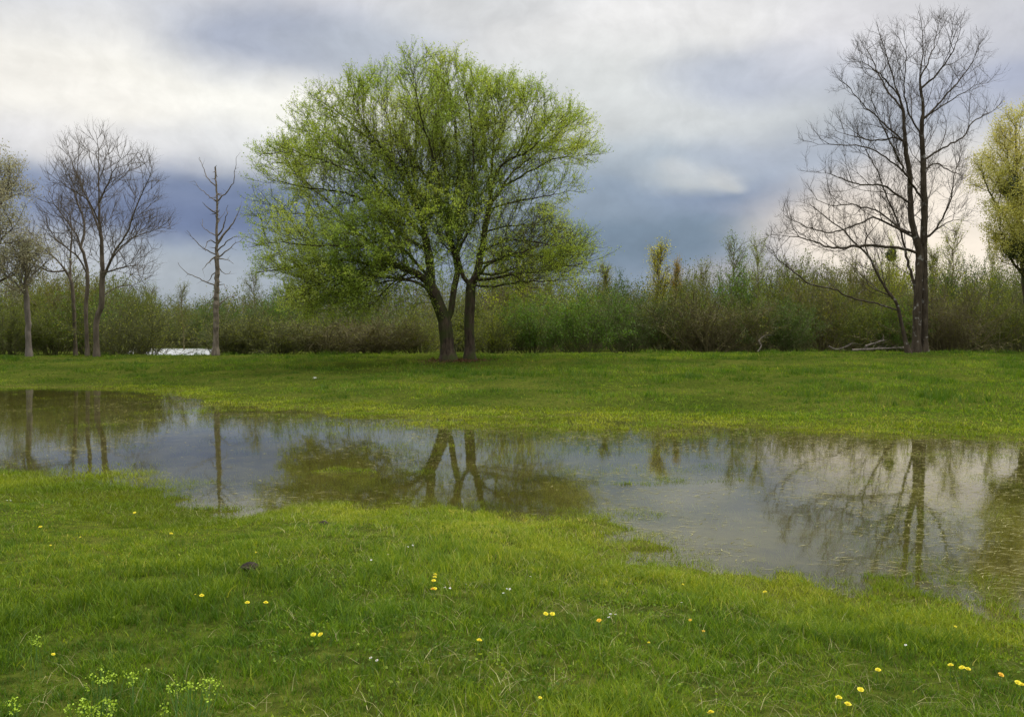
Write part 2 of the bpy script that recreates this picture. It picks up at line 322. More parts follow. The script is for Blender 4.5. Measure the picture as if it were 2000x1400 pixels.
def sheet(name, x0, x1, y0, y1, z, mat, label):
    me = mesh(name, [(x0, y0, z), (x1, y0, z), (x1, y1, z), (x0, y1, z)], [(0, 1, 2, 3)])
    return tag(link(name, me, mat), label, 'water', kind='structure')
sheet('flood_water', -70, 70, 2.5, 40, 0, water_mat('flood_water', (.8, .78, .5), .03, .10, .008, (.18, .15, .05), .2, (1, .5, 1)), 'shallow rain water lying over the grass and mirroring the trees')
sheet('river_water', -70, 70, 46.2, 92, .55, water_mat('river_water', (.7, .7, .6), .35, .8, .05, (.36, .35, .29), .85), 'pale bright water seen behind the bank through the gap in the bushes')

# ------------------------------------------------------------------ grass
def blades(P, H, W, lean, seg=2, nseed=0):
    rs = np.random.RandomState(nseed); n = len(P)
    az = rs.rand(n) * 2 * np.pi; side = np.stack([np.cos(az), np.sin(az), np.zeros(n)], -1)
    la = rs.rand(n) * 2 * np.pi; ld = np.stack([np.cos(la), np.sin(la), np.zeros(n)], -1)
    lv = lean * (.3 + rs.rand(n)); rows = []
    for i in range(seg + 1):
        t = i / seg
        c = P + np.array([0, 0, 1.]) * (H * (t - .28 * t * t * lv))[:, None] + ld * (H * lv * t ** 1.8)[:, None]
        wd = (W * (1 - t) ** .7 if i < seg else W * .08) * .5
        rows += [c - side * (wd * np.ones(n))[:, None], c + side * (wd * np.ones(n))[:, None]]
    V = np.stack(rows, 1); k = 2 * (seg + 1)
    base = (np.arange(n) * k)[:, None, None]
    q = np.array([[2 * i, 2 * i + 1, 2 * i + 3, 2 * i + 2] for i in range(seg)])[None]
    return V.reshape(-1, 3), (base + q).reshape(-1, 4), k
def scatter(n, y0, y1, pw, margin=1.12, rs=np.random):
    """random ground points in the part of the meadow that can be seen (and a margin round it)"""
    u = rs.rand(n); y = (y0 ** pw + u * (y1 ** pw - y0 ** pw)) ** (1 / pw)
    x = (rs.rand(n) * 2 - 1) * (y * .62 * margin + .6)
    return x, y
def grass_patch(name, n, y0, y1, pw, hfun, wfun, lean, seg, seed, mat, label, zmin=.0, zmax=9, tfun=None, tuft=26):
    rs = np.random.RandomState(seed); x, y = scatter(n, y0, y1, pw, rs=rs)
    if tuft:                        # draw most blades towards tuft centres
        m_ = n // tuft; j_ = rs.randint(0, m_, n); u_ = rs.rand(n) < .62; s_ = .028 * (.5 + 1.6 * rs.rand(m_))[j_] * np.clip(y[j_] / 7, .8, 2.5)
        x = np.where(u_, x[j_] + rs.randn(n) * s_, x); y = np.where(u_, y[j_] + rs.randn(n) * s_, y)
    # gather blades in tufts
    z = height(x, y); keep = (z > zmin) & (z < zmax) & (y < EDGE_Y + .9)
    x, y, z = x[keep], y[keep], z[keep]
    H = hfun(x, y, z, rs); W = wfun(x, y, rs); ok = H > .01
    x, y, z, H, W = x[ok], y[ok], z[ok], H[ok], W[ok]
    V, Fq, k = blades(np.stack([x, y, z - .005], -1), H, W, lean, seg, seed)
    t = tfun(x, y, z, rs) if tfun else rs.rand(len(x)) ** 1.3
    o = link(name, mesh(name, V, Fq, {'tint': np.repeat(np.clip(t, 0, 1), k)}), mat)
    return tag(o, label, 'grass', kind='stuff')
def tuftf(x, y): return np.clip(1 + fbm(x, y, 3.2, 2) * 1.3, .35, 2.1)
def h_lawn(x, y, z, rs):
    d = sdist(x, y)
    tall = np.clip(fbm(x, y, .55, 3) * 1.6 + .45, 0, 1)
    near = np.clip((7.5 - y) / 4.5, 0, 1) + np.clip((-x - 1) / 6, 0, .5) * np.clip((10 - y) / 5, 0, 1)
    return tuftf(x, y) * (.04 + .05 * tall + .06 * near * (.4 + tall)) * (.45 + .75 * rs.rand(len(x))) * np.clip(.45 + d * .22, .35, 1) * np.where(z < .05, np.where(rs.rand(len(x)) < .25 + np.clip(z, -.03, .05) * 12, .75, 0), 1) * np.where((d < -.15) & (rs.rand(len(x)) < np.clip(-d, 0, 1) * 2), 0, 1)
def t_lawn(x, y, z, rs):
    d = sdist(x, y); edge = np.exp(-np.maximum(d, 0) / 1.3)
    return np.clip(rs.rand(len(x)) * .62 + fbm(x, y, .45, 3) * .42 - .08 * np.clip((y - 14) / 10, 0, 1) + .42 * edge + (rs.rand(len(x)) > .965) * .4, 0, 1)
lw = lambda a, b: (lambda x, y, rs: (a + b * rs.rand(len(x))) * np.clip(y / 7, 1, 3))
grass_patch('lawn_grass', 260000, 3.0, 9.5, 1.35, h_lawn, lw(.0035, .004), .7, 3, 1, M_GRASS, 'long lush green grass blades in the foreground meadow', -.03, tfun=t_lawn)
grass_patch('lawn_grass', 120000, 9.5, 20, 1.5, h_lawn, lw(.004, .005), .7, 2, 2, M_GRASS, 'short green grass around the flooded patch', -.035, tfun=t_lawn)
def t_far(x, y, z, rs):
    return np.clip(t_lawn(x, y, z, rs) - .35 * np.clip((fbm(x, y, 1.0, 2) - .16) * 9, 0, 1) + .18 * fbm(x, y, .25, 3), 0, 1)
def h_far(x, y, z, rs):
    tall = np.clip(fbm(x, y, .35, 3) * 1.8 + .45, 0, 1)
    tus = np.clip((fbm(x, y, 1.0, 2) - .16) * 9, 0, 1.3)
    return (.045 + .10 * tall) * (1 + tus) * (.5 + .7 * rs.rand(len(x))) * np.clip(.45 + sdist(x, y) * .25, .4, 1)
grass_patch('bank_grass', 170000, 20, 46.5, 1.7, h_far, lambda x, y, rs: .009 + .012 * rs.rand(len(x)), .7, 2, 3, M_GRASS, 'green grass on the rise beneath the trees', .0, tfun=t_far)
def h_wet(x, y, z, rs):
    p = np.clip(fbm(x, y, .9, 3) * 2.2 + .22, 0, 1)
    a = x / y; px = 1000 + a * F_PX; rowy = HORIZON + F_PX * CAM_H / y
    dd_ = sdist(x, y); p = np.clip(p + np.clip((z + .04) * 12, 0, .9) + .75 * np.exp(-np.abs(dd_ + .1) / .5) * (.45 + 1.2 * np.clip(fbm(x, y, 2.5, 2) + .3, 0, 1)), 0, 1)
    g = lambda cx, cy, rx, ry: np.exp(-((px - cx) / rx) ** 2 - ((rowy - cy) / ry) ** 2)
    p = np.clip(p + .9 * g(950, 830, 450, 28) + .15 * g(560, 960, 330, 45) - .5 * g(480, 920, 200, 50) + .5 * g(100, 900, 250, 40) - .7 * g(720, 962, 200, 24) + .1 * g(900, 960, 300, 60) - .5 * g(1450, 1000, 330, 90) + .8 * g(1080, 870, 260, 40) + .6 * g(330, 940, 260, 22) + .6 * g(1250, 900, 160, 40) - .4 * g(480, 870, 250, 45), 0, 1)
    return np.where(rs.rand(len(x)) < .06 + p, np.maximum(-z, 0) + (.012 + .055 * p) * rs.rand(len(x)) + .004 + .02 * (z > 0), 0)
def t_wet(x, y, z, rs): return rs.rand(len(x)) * .8 + fbm(x, y, .6, 2) * .5
grass_patch('marsh_grass', 300000, 5, 12, 1.3, h_wet, lw(.003, .003), .9, 2, 4, M_WETGRASS, 'sparse drowned grass tips poking through the shallow water', -.12, .09, t_wet)
grass_patch('marsh_grass', 260000, 12, 31, 1.3, h_wet, lw(.004, .004), .9, 2, 5, M_WETGRASS, 'thin marsh grass standing in the far shallow water', -.105, .09, t_wet)
# fallen blades floating flat on the flood water
rs = np.random.RandomState(9); x, y = scatter(70000, 5.5, 26, 1.0, rs=rs); z = height(x, y); a_ = x / y
kp = (z < -.01) & (z > -.14) & (rs.rand(len(x)) < np.clip(.12 + fbm(x, y, .7, 3) * 1.3 + np.clip(a_ * 1.3, 0, .7), .03, 1)); x, y = x[kp], y[kp]; n = len(x)
an = rs.randn(n) * .5; dv = np.stack([np.cos(an), np.sin(an), np.zeros(n)], -1); sv = np.stack([-np.sin(an), np.cos(an), np.zeros(n)], -1)
ctr = np.stack([x, y, np.full(n, .004)], -1); ll = (.02 + .06 * rs.rand(n))[:, None]; ww = (.002 + .003 * rs.rand(n))[:, None] * np.clip(y / 9, 1, 2.5)[:, None]
bend = sv * (rs.randn(n) * .3)[:, None] * ll
V = np.stack([ctr - dv * ll, ctr - sv * ww + bend, ctr + dv * ll, ctr + sv * ww + bend], 1).reshape(-1, 3)
tag(link('floating_grass', mesh('floating_grass', V, np.arange(n * 4).reshape(-1, 4), {'tint': np.repeat(rs.rand(n), 4)}), M_STRAW), 'pale loose grass stalks floating on the flood water', 'grass', kind='stuff')

# ------------------------------------------------------------------ tree machinery
def tubes(P0, P1, T0, T1, r0, r1, k):
    T0 = nrm(T0); T1 = nrm(T1); n = len(P0)
    e = nrm(P1 - P0); ref = np.where(np.abs(e[:, 1:2]) > .8, np.array([[1., .02, .1]]), np.array([[.05, 1., .03]]))
    out = []
    for P, T, r in ((P0, T0, r0), (P1, T1, r1)):
        a = nrm(np.cross(T, ref)); b = np.cross(T, a)
        ang = np.arange(k) * 2 * np.pi / k
        out.append(P[:, None] + (a[:, None] * np.cos(ang)[None, :, None] + b[:, None] * np.sin(ang)[None, :, None]) * np.asarray(r)[:, None, None])
    V = np.concatenate(out, 1).reshape(-1, 3)
    j = np.arange(k); q = np.stack([j, (j + 1) % k, k + (j + 1) % k, k + j], -1)
    return V, (np.arange(n) * 2 * k)[:, None, None] + q[None]
class MB:
    def __init__(s): s.V = []; s.F = []; s.A = []; s.n = 0
    def add(s, V, Fq, tint=None):
        V = V.reshape(-1, 3); Fq = Fq.reshape(-1, 4); s.V.append(V); s.F.append(Fq + s.n); s.n += len(V)
        s.A.append(np.zeros(len(V)) if tint is None else tint)
    def build(s, name, mat, parent=None, smooth=True):
        me = mesh(name, np.concatenate(s.V), np.concatenate(s.F), {'tint': np.concatenate(s.A)}, smooth)
        return link(name, me, mat, parent)
def spline(pts, step):
    """Catmull-Rom through pts, resampled about every step"""
    p = np.asarray(pts, float)
    if len(p) == 2: dense = p[0] + (p[1] - p[0]) * np.linspace(0, 1, 20)[:, None]
    else:
        q = np.vstack([2 * p[0] - p[1], p, 2 * p[-1] - p[-2]]); dense = []
        for i in range(1, len(q) - 2):
            t = np.linspace(0, 1, 12, endpoint=False)[:, None]
            a, b, c, d = q[i - 1], q[i], q[i + 1], q[i + 2]
            dense.append(.5 * ((2 * b) + (c - a) * t + (2 * a - 5 * b + 4 * c - d) * t ** 2 + (3 * b - a - 3 * c + d) * t ** 3))
        dense = np.vstack(dense + [p[-1:]])
    s = np.concatenate([[0], np.cumsum(np.linalg.norm(np.diff(dense, axis=0), axis=1))])
    n = max(2, int(round(s[-1] / step)) + 1); u = np.linspace(0, s[-1], n)
    return np.stack([np.interp(u, s, dense[:, i]) for i in range(3)], -1)
class Tree:
    def __init__(s, D, base, step=.28, seed=1):
        s.D = D; s.P = []; s.par = []; s.px = []; s.minr = []; s.step = step; s.rs = np.random.RandomState(seed); s.off = []
        s.base = np.array(base); s.chains = []
    def limb(s, pts, dd=0, r=None, root=False, wig=.05):
        """pts in photo pixels, dd = how far the tip comes nearer (-) or goes away (+), r = (radius at start, at end)"""
        pts = [tuple(p) for p in pts]
        if root or not s.P: d0 = dd if root and len(s.P) else 0; par = -1; st = None
        else:
            q = np.array(s.px); i = int(np.argmin((q[:, 0] - pts[0][0]) ** 2 + (q[:, 1] - pts[0][1]) ** 2)); par = i; d0 = s.off[i]; st = s.P[i]
        pp = np.array(pts, float); L_ = np.concatenate([[0], np.cumsum(np.hypot(*np.diff(pp, axis=0).T))]); f = L_ / L_[-1]
        dep = d0 + (0 if root and st is None else dd) * f
        W = at(pp[:, 0], pp[:, 1], s.D + dep)
        if st is not None: W[0] = st
        if par == -1: W[0, 2] = height(W[0, 0], W[0, 1]) - .15
        S = spline(W, s.step); n = len(S)
        k = np.linspace(0, 1, n)[:, None]; S = S + s.rs.randn(n, 3) * wig * np.minimum(k * 4, 1) * .5
        j0 = 0 if par == -1 else 1; lo_ = len(s.P); isroot = par == -1
        for j in range(j0, n):
            s.P.append(S[j]); s.par.append(par); par = len(s.P) - 1
            s.off.append(float(S[j][1] - s.D)); v = S[j] - np.array([0, 0, CAM_H])
            zc = v[1] * math.cos(TH) - v[2] * math.sin(TH); yc = v[1] * math.sin(TH) + v[2] * math.cos(TH)
            s.px.append((1000 + F_PX * v[0] / zc, 700 - F_PX * yc / zc))
            s.minr.append(0 if r is None else (r[0] + (r[1] - r[0]) * (j / (n - 1)) ** .7) * (1 if root else .62))
        s.chains.append((list(range(lo_, len(s.P))), isroot))
    def fan(s, poly, spacing, lens, ang=42, up=.05, zig=.08, lo=.28, rootlo=.42, over=1):
        """side branches on the limbs, side branches on those, and so on; all stop at the crown outline"""
        rs = s.rs; P = list(map(np.array, s.P)); par = list(s.par); minr = list(s.minr); n0 = len(P); chains = s.chains; poly = np.array(poly, float)
        for lv in range(len(lens)):
            sp = max(1, int(round(spacing[lv] / s.step))); SP, SI, SD, SN_ = [], [], [], []
            for ch, isr in chains:
                n = len(ch); a0 = int(n * ((rootlo if isr else lo) if lv == 0 else .12)); az = rs.rand() * 6.28
                j = a0 + int(rs.rand() * sp)
                while j < n:
                    p0 = P[ch[max(j - 1, 0)]]; T = P[ch[j]] - p0; T = T / (np.linalg.norm(T) + 1e-9)
                    az += 2.4 + rs.randn() * .4; r = np.cross(T, (.31, .12, .94)); r /= np.linalg.norm(r) + 1e-9; q = np.cross(T, r); pr = r * math.cos(az) + q * math.sin(az)
                    if pr[2] < -.3 and rs.rand() < .45: pr = -pr
                    a = R(ang + rs.randn() * 9); d = T * math.cos(a) + pr * math.sin(a)
                    L_ = lens[lv] * (.35 + .8 * rs.rand()) * (.4 + .6 * (1 - (j - a0) / max(n - a0, 1)))
                    SP.append(P[ch[j]]); SI.append(ch[j]); SD.append(d); SN_.append(max(2, int(L_ / s.step))); j += max(1, int(round(sp * (.6 + .8 * rs.rand()))))
            SP = np.array(SP); SD = nrm(np.array(SD)); SI = np.array(SI); SN_ = np.array(SN_); cur = SI.copy(); nc = [[] for _ in SI]; alive = np.ones(len(SI), bool); ov = np.full(len(SI), over)
            for k in range(SN_.max()):
                alive &= k < SN_; x, y = proj(SP); outp = ~in_poly(x, y, poly); ov = ov - outp; alive &= ov > 0
                if not alive.any(): break
                SD = nrm(SD + rs.randn(len(SP), 3) * zig + np.array([0, 0, up])); SP = np.where(alive[:, None], SP + SD * s.step, SP)
                for i in np.where(alive)[0]:
                    P.append(SP[i].copy()); par.append(int(cur[i])); cur[i] = len(P) - 1; nc[i].append(len(P) - 1)
            chains = [(c, False) for c in nc if len(c) > 1]
        s.P = np.array(P); s.par = np.array(par); s.minr = np.concatenate([np.array(minr), np.zeros(len(P) - n0)])
    def grow(s, att, di, dk, iters, bias=(0, 0, .15), maxn=16000):
        P = np.array(s.P); par = list(map(int, s.par)); att = att.copy(); bias = np.array(bias)
        pa = np.array(par); DR = np.zeros_like(P); mm = pa >= 0; DR[mm] = nrm(P[mm] - P[pa[mm]]); fresh = np.zeros(len(P))
        nd_ = np.full(len(att), 1e9); ni = np.zeros(len(att), int)
        def upd(lo):
            for c in range(lo, len(P), 400):
                B = P[c:c + 400]; d = ((att[:, None] - B[None]) ** 2).sum(-1); j = d.argmin(1); dm = d[np.arange(len(att)), j]
                u = dm < nd_; nd_[u] = dm[u]; ni[u] = j[u] + c
        upd(0)
        kids = {}
        for it in range(iters):
            act = nd_ < di * di
            if not act.any() or len(P) > maxn: break
            ids, inv = np.unique(ni[act], return_inverse=True)
            v = nrm(att[act] - P[ni[act]]); S = np.zeros((len(ids), 3)); np.add.at(S, inv, v)
            dr = nrm(nrm(S) + bias + DR[ids] * np.where(fresh[ids] > 0, 1.15, .75)[:, None] + s.rs.randn(len(ids), 3) * .16)
            new = P[ids] + dr * s.step
            ok = np.ones(len(ids), bool)
            for q, i in enumerate(ids):
                for c in kids.get(i, ()):
                    if np.dot(dr[q], c) > .93: ok[q] = False; break
                if ok[q]: kids.setdefault(i, []).append(dr[q])
            stuck = set(ids[~ok])
            if stuck:
                bad = np.isin(ni, list(stuck)) & act; keepm = ~bad | (s.rs.rand(len(bad)) > .5)
            else: keepm = np.ones(len(att), bool)
            if ok.any():
                lo = len(P); P = np.vstack([P, new[ok]]); DR = np.vstack([DR, dr[ok]]); fresh = np.append(fresh, np.ones(ok.sum())); par += list(ids[ok]); upd(lo)
            keep = (nd_ > dk * dk) & keepm
            att = att[keep]; nd_ = nd_[keep]; ni = ni[keep]
            if len(att) == 0: break
        n0 = len(s.P); s.P = P; s.par = np.array(par); s.n0 = n0
        s.minr = np.concatenate([np.array(s.minr), np.zeros(len(P) - n0)])
        # relax the grown part
        for _ in range(2):
            cc = np.zeros_like(s.P); cn = np.zeros(len(s.P)); m = s.par >= 0
            np.add.at(cc, s.par[m], s.P[m]); np.add.at(cn, s.par[m], 1)
            g = (np.arange(len(s.P)) >= n0) & (cn > 0)
            s.P[g] = .5 * s.P[g] + .25 * s.P[s.par[g]] + .25 * cc[g] / cn[g][:, None]
    def radii(s, R0, tip):
        n = len(s.P); cnt = np.zeros(n); haskid = np.zeros(n, bool); haskid[s.par[s.par >= 0]] = True
        cnt[~haskid] = 1
        order = np.argsort(-s.depths())
        for i in order:
            if s.par[i] >= 0: cnt[s.par[i]] += cnt[i]
        tot = cnt[s.par < 0].max(); e = math.log(max(tot, 3)) / math.log(R0 / tip)
        s.r = np.maximum(np.maximum(tip, R0 * (cnt / tot) ** (1 / min(e, 1.95))), s.minr); s.cnt = cnt; s.haskid = haskid
        h = s.P[:, 2] - s.base[2]; s.r = s.r * (1 + .55 * np.clip(1 - h / .8, 0, 1) ** 2 * (s.r > R0 * .4))
    def depths(s):
        if hasattr(s, '_d') and len(s._d) == len(s.P): return s._d
        d = np.zeros(len(s.P), int); cur = s.par.copy()
        while (cur >= 0).any():
            m = cur >= 0; d[m] += 1; cur[m] = s.par[cur[m]]
        s._d = d; return d
    def wood(s, mb_thick, mb_thin, thr):
        ch = np.where(s.par >= 0)[0]; p = s.par[ch]
        ed = s.P[ch] - s.P[p]
        T = np.zeros_like(s.P); best = np.zeros(len(s.P))
        # tangent at node: from own edge and that of its thickest child
        order = np.argsort(s.r[ch]); main = np.full(len(s.P), -1); main[p[order]] = ch[order]
        own = np.zeros_like(s.P); own[ch] = nrm(ed)
        nxt = np.zeros_like(s.P); mm = main >= 0; nxt[mm] = nrm(s.P[main[mm]] - s.P[mm])
        T = nrm(own + nxt + 1e-6)
        ismain = main[p] == ch
        T0 = np.where(ismain[:, None], T[p], nrm(ed)); r0 = np.where(ismain, s.r[p], np.minimum(s.r[p], s.r[ch] * 1.25))
        T1 = T[ch]; r1 = s.r[ch]
        for k, lo, hi, mb in ((10, .10, 9, mb_thick), (6, thr, .10, mb_thick), (4, .018, thr, mb_thin), (3, 0, .018, mb_thin)):
            q = (r1 >= lo) & (r1 < hi)
            if q.any(): V, Fq = tubes(s.P[p[q]], s.P[ch[q]], T0[q], T1[q], r0[q], r1[q], k); mb.add(V, Fq)
def twigs(P, Dr, n_each, ln, r, rs, spread=.7, up=.35, seg=3, droop=0):
    """curved twigs from points P with directions Dr; returns edges and (points, dirs) along them"""
    B = np.repeat(P, n_each, 0); d = nrm(np.repeat(Dr, n_each, 0) + rs.randn(len(B), 3) * spread)
    ll = ln * (.45 + .8 * rs.rand(len(B))); st = (ll / seg)[:, None]; E = []; pts = []; dirs = []
    for i in range(seg):
        d1 = nrm(d + np.array([0, 0, up - droop]) * .3 + rs.randn(len(B), 3) * .08); Q = B + d1 * st
        E.append((B, Q, d, d1, np.full(len(B), r * (1 - i / (seg + .6))), np.full(len(B), r * (1 - (i + 1) / (seg + .6))))); pts.append(Q); dirs.append(d1); B = Q; d = d1
    return [np.concatenate(z) for z in zip(*E)], pts, dirs
def leaves(P, size, rs, jit, aspect=.6, upb=.0):
    n = len(P); c = P + rs.randn(n, 3) * jit
    a = nrm(rs.randn(n, 3) + np.array([0, 0, upb])); b = nrm(np.cross(a, rs.randn(n, 3)))
    s = (size * (.55 + .9 * rs.rand(n)))[:, None]
    V = np.stack([c - a * s * .5, c + b * s * .5 * aspect, c + a * s * .5, c - b * s * .5 * aspect], 1)
    return V.reshape(-1, 3), np.arange(4 * n).reshape(-1, 4)
def in_poly(x, y, poly):
    ins = np.zeros(x.shape, bool); n = len(poly)
    for i in range(n):
        ax, ay = poly[i]; bx, by = poly[(i + 1) % n]
        ins ^= ((ay > y) != (by > y)) & (x < (bx - ax) * (y - ay) / (by - ay + 1e-12) + ax)
    return ins
def attract(poly, n, D, thick, rs, dens=None, shell=.35):
    """points in the crown volume whose outline from the meadow is the polygon"""
    poly = np.array(poly, float); x0, y0 = poly.min(0); x1, y1 = poly.max(0); out = []
    cx = (x0 + x1) / 2
    while sum(map(len, out)) < n:
        x = x0 + rs.rand(4 * n) * (x1 - x0); y = y0 + rs.rand(4 * n) * (y1 - y0)
        ok = in_poly(x, y, poly)
        if dens is not None: ok &= rs.rand(len(x)) < dens(x, y)
        x, y = x[ok], y[ok]
        # distance to outline -> half thickness
        best = np.full(x.shape, 1e9); m = len(poly)
        for i in range(m):
            ax, ay = poly[i]; bx, by = poly[(i + 1) % m]; dx, dy = bx - ax, by - ay
            t = np.clip(((x - ax) * dx + (y - ay) * dy) / (dx * dx + dy * dy + 1e-9), 0, 1); best = np.minimum(best, np.hypot(x - ax - t * dx, y - ay - t * dy))
        dm = best.max(); k = np.clip(best / dm, 0, 1); th = thick * np.sqrt(np.clip(1 - (1 - k) ** 2, 0, 1))
        out.append(at(x, y, D + (rs.rand(len(x)) * 2 - 1) * th))
    return np.concatenate(out)[:n]

def finish(t, name, label, cat, group, R0, tip, thick_mat, thin_mat, thr=.035, twig=None, leaf=None, extra=None):
    t.radii(R0, tip)
    root = empty(name, tuple(t.base)); tag(root, label, cat, group); inv = t.base
    t.P = np.asarray(t.P) - inv
    a = MB(); b = MB(); t.wood(a, b, thr)
    tips = np.where((~t.haskid | (t.cnt <= 3)) & (np.arange(len(t.P)) >= 0))[0]
    own = nrm(t.P[tips] - t.P[t.par[tips]])
    rs = t.rs; lp = []
    if twig:
        n1, l1, n2, l2, up, sp, r_ = twig
        E, pts, dirs = twigs(t.P[tips], own, n1, l1, r_, rs, sp, up); V, Fq = tubes(*E, 3); b.add(V, Fq); lp += pts
        for i in (0, 1):
            if n2:
                E2, p2, _ = twigs(pts[i], dirs[i], n2, l2, r_ * .7, rs, sp, up, 2); V, Fq = tubes(*E2, 3); b.add(V, Fq); lp += p2
    print(name, len(t.P), 'nodes', len(tips), 'tips')
    a.build('trunk', thick_mat, root)
    b.build('branches' if not leaf else 'twigs', thin_mat, root)
    if leaf:
        n, size, jit, lm, aspect, filt = leaf
        Pn = np.concatenate(lp + [t.P[t.cnt <= 14]] * 2)
        if filt is not None: Pn = Pn[filt(Pn + inv, rs)]
        Pn = Pn[rs.randint(0, len(Pn), n)]
        V, Fq = leaves(Pn, size, rs, jit, aspect); c = MB(); 
        tt = np.repeat(np.clip(rs.rand(n) * .8 + .1 + (fbm(Pn[:, 0] + Pn[:, 1] * .7, Pn[:, 2], .5, 2)) * .5, 0, 1), 4)
        c.add(V, Fq, tt); c.build('crown', lm, root, False)
    return root
def proj(P):
    v = P - np.array([0, 0, CAM_H]); zc = v[:, 1] * math.cos(TH) - v[:, 2] * math.sin(TH); yc = v[:, 1] * math.sin(TH) + v[:, 2] * math.cos(TH)
    return 1000 + F_PX * v[:, 0] / zc, 700 - F_PX * yc / zc

# low broad leaves (clover, plantain) and dead straw between the blades
rs = np.random.RandomState(19); n = 45000; x, y = scatter(n, 3.0, 12, 1.3, rs=rs); z = height(x, y); kp = (z > .02) & (fbm(x, y, 1.1, 3) + rs.randn(n) * .12 > .02); x, y, z = x[kp], y[kp], z[kp]; n = len(x)
V, Fq = leaves(np.stack([x, y, z + .02 + .03 * rs.rand(n)], -1), .017, rs, .004, .7, 0); 
tag(link('clover', mesh('clover', V, Fq, {'tint': np.repeat(rs.rand(n) * .5 + .1, 4)}), M_GRASS), 'low clover and plantain leaves between the grass blades', 'ground cover', kind='stuff')
n = 26000; x, y = scatter(n, 3.0, 14, 1.3, rs=rs); z = height(x, y); kp = (z > .0) & (fbm(x, y, .8, 3) + rs.randn(n) * .15 > .0); x, y, z = x[kp], y[kp], z[kp]; n = len(x)
V, Fq, k = blades(np.stack([x, y, z + .012], -1), .05 + .05 * rs.rand(n), (.002 + .002 * rs.rand(n)) * np.clip(y / 7, 1, 2), 2.2, 2, 23)
tag(link('dead_straw', mesh('dead_straw', V, Fq, {'tint': np.repeat(rs.rand(n), k)}), M_STRAW), 'bleached dead grass lying between the green blades', 'grass', kind='stuff')
# ------------------------------------------------------------------ the big green tree
b0 = hit(880, 706)
t = Tree(b0[1], b0, .26, 11)
t.limb([(877, 709), (873, 670), (870, 640), (863, 611), (850, 579), (840, 556)], 0, (.30, .22), True, .02)
t.limb([(840, 556), (824, 542), (811, 532), (774, 519), (723, 515), (671, 509), (610, 516), (553, 526), (505, 530)], -2.5, (.2, .03))
t.limb([(840, 556), (841, 540), (838, 500), (829, 466), (826, 434), (816, 405), (806, 380), (795, 340), (780, 303), (770, 250)], .6, (.2, .03))
t.limb([(870, 640), (880, 610), (886, 570), (893, 525), (882, 470), (877, 420), (871, 376), (868, 320), (862, 250), (850, 170)], 1.5, (.2, .03))
t.limb([(918, 704), (917, 660), (916, 624), (918, 590), (920, 556)], .5, (.24, .19), True, .02)
t.P[-1]; 
t.limb([(920, 556), (908, 545), (900, 524), (893, 492), (900, 440), (915, 380), (925, 320), (920, 240), (905, 160)], -1.8, (.14, .03))
t.limb([(920, 556), (932, 532), (940, 492), (948, 439), (957, 400), (958, 350), (962, 300), (967, 230), (955, 181)], .8, (.18, .03))
t.limb([(957, 400), (965, 350), (980, 322), (1010, 305), (1033, 295), (1060, 270), (1089, 242), (1110, 215)], -2, (.1, .02))
t.limb([(957, 405), (980, 370), (994, 346), (1035, 308), (1091, 269), (1125, 247), (1150, 232)], 2.5, (.09, .02))
t.limb([(985, 362), (1020, 345), (1067, 317), (1106, 306), (1150, 302), (1182, 300)], 0, (.07, .015))
t.limb([(955, 410), (990, 398), (1030, 390), (1075, 380), (1140, 372)], -3, (.06, .015))
t.limb([(932, 556), (958, 545), (998, 537), (1025, 533), (1064, 529), (1117, 518), (1160, 510), (1196, 492)], -2, (.11, .015))
t.limb([(938, 520), (972, 508), (1011, 500), (1064, 504), (1104, 516), (1170, 529)], 1.5, (.09, .015))
t.limb([(948, 455), (965, 448), (985, 442), (1025, 440), (1070, 438), (1104, 447)], -1, (.07, .015))
t.limb([(998, 540), (1012, 565), (1030, 578), (1051, 583)], -.5, (.04, .012))
t.limb([(1011, 540), (1027, 558), (1051, 563), (1085, 571)], .8, (.035, .01))
t.limb([(774, 522), (750, 530), (723, 545), (687, 568), (658, 591), (630, 605)], -1.5, (.07, .015))
t.limb([(800, 530), (770, 550), (745, 575), (720, 600)], -2, (.05, .012))
t.limb([(790, 522), (748, 504), (730, 481), (697, 455), (660, 430), (600, 420), (540, 415)], .8, (.11, .02))
t.limb([(833, 490), (805, 470), (779, 455), (761, 427), (743, 404), (700, 385), (650, 372), (590, 365), (525, 350)], -1.5, (.13, .02))
t.limb([(680, 440), (666, 419), (638, 391), (604, 362), (570, 330), (530, 310)], 1.5, (.07, .015))
t.limb([(752, 410), (735, 370), (710, 330), (670, 290), (620, 250), (580, 210)], 2, (.09, .02))
t.limb([(826, 434), (800, 373), (775, 330), (740, 280), (700, 220), (680, 150)], -3, (.09, .02))
t.limb([(829, 450), (850, 400), (858, 350), (840, 290), (820, 220), (808, 120)], -4, (.09, .02))
t.limb([(880, 450), (900, 400), (930, 350), (945, 280), (935, 200), (930, 140)], 3, (.08, .02))
t.limb([(877, 420), (840, 360), (800, 300), (760, 240), (740, 150)], 4, (.08, .02))
t.limb([(962, 300), (985, 250), (990, 200), (1001, 140)], 1, (.06, .015))
t.limb([(1010, 310), (1030, 260), (1045, 210), (1052, 165)], -1.2, (.05, .015))
t.limb([(840, 540), (800, 500), (760, 470), (700, 480), (620, 480), (520, 470)], -5, (.1, .02))
t.limb([(850, 575), (820, 555), (780, 545), (700, 540), (600, 560), (550, 580)], -4, (.08, .015))
t.limb([(774, 519), (740, 540), (690, 580), (650, 612)], 1.5, (.05, .012))
t.limb([(671, 509), (630, 540), (590, 575), (560, 590)], .5, (.04, .01))
t.limb([(723, 515), (680, 545), (620, 580), (590, 600)], -2, (.04, .01))
t.limb([(824, 542), (790, 545), (750, 570), (730, 600)], 1, (.05, .012))
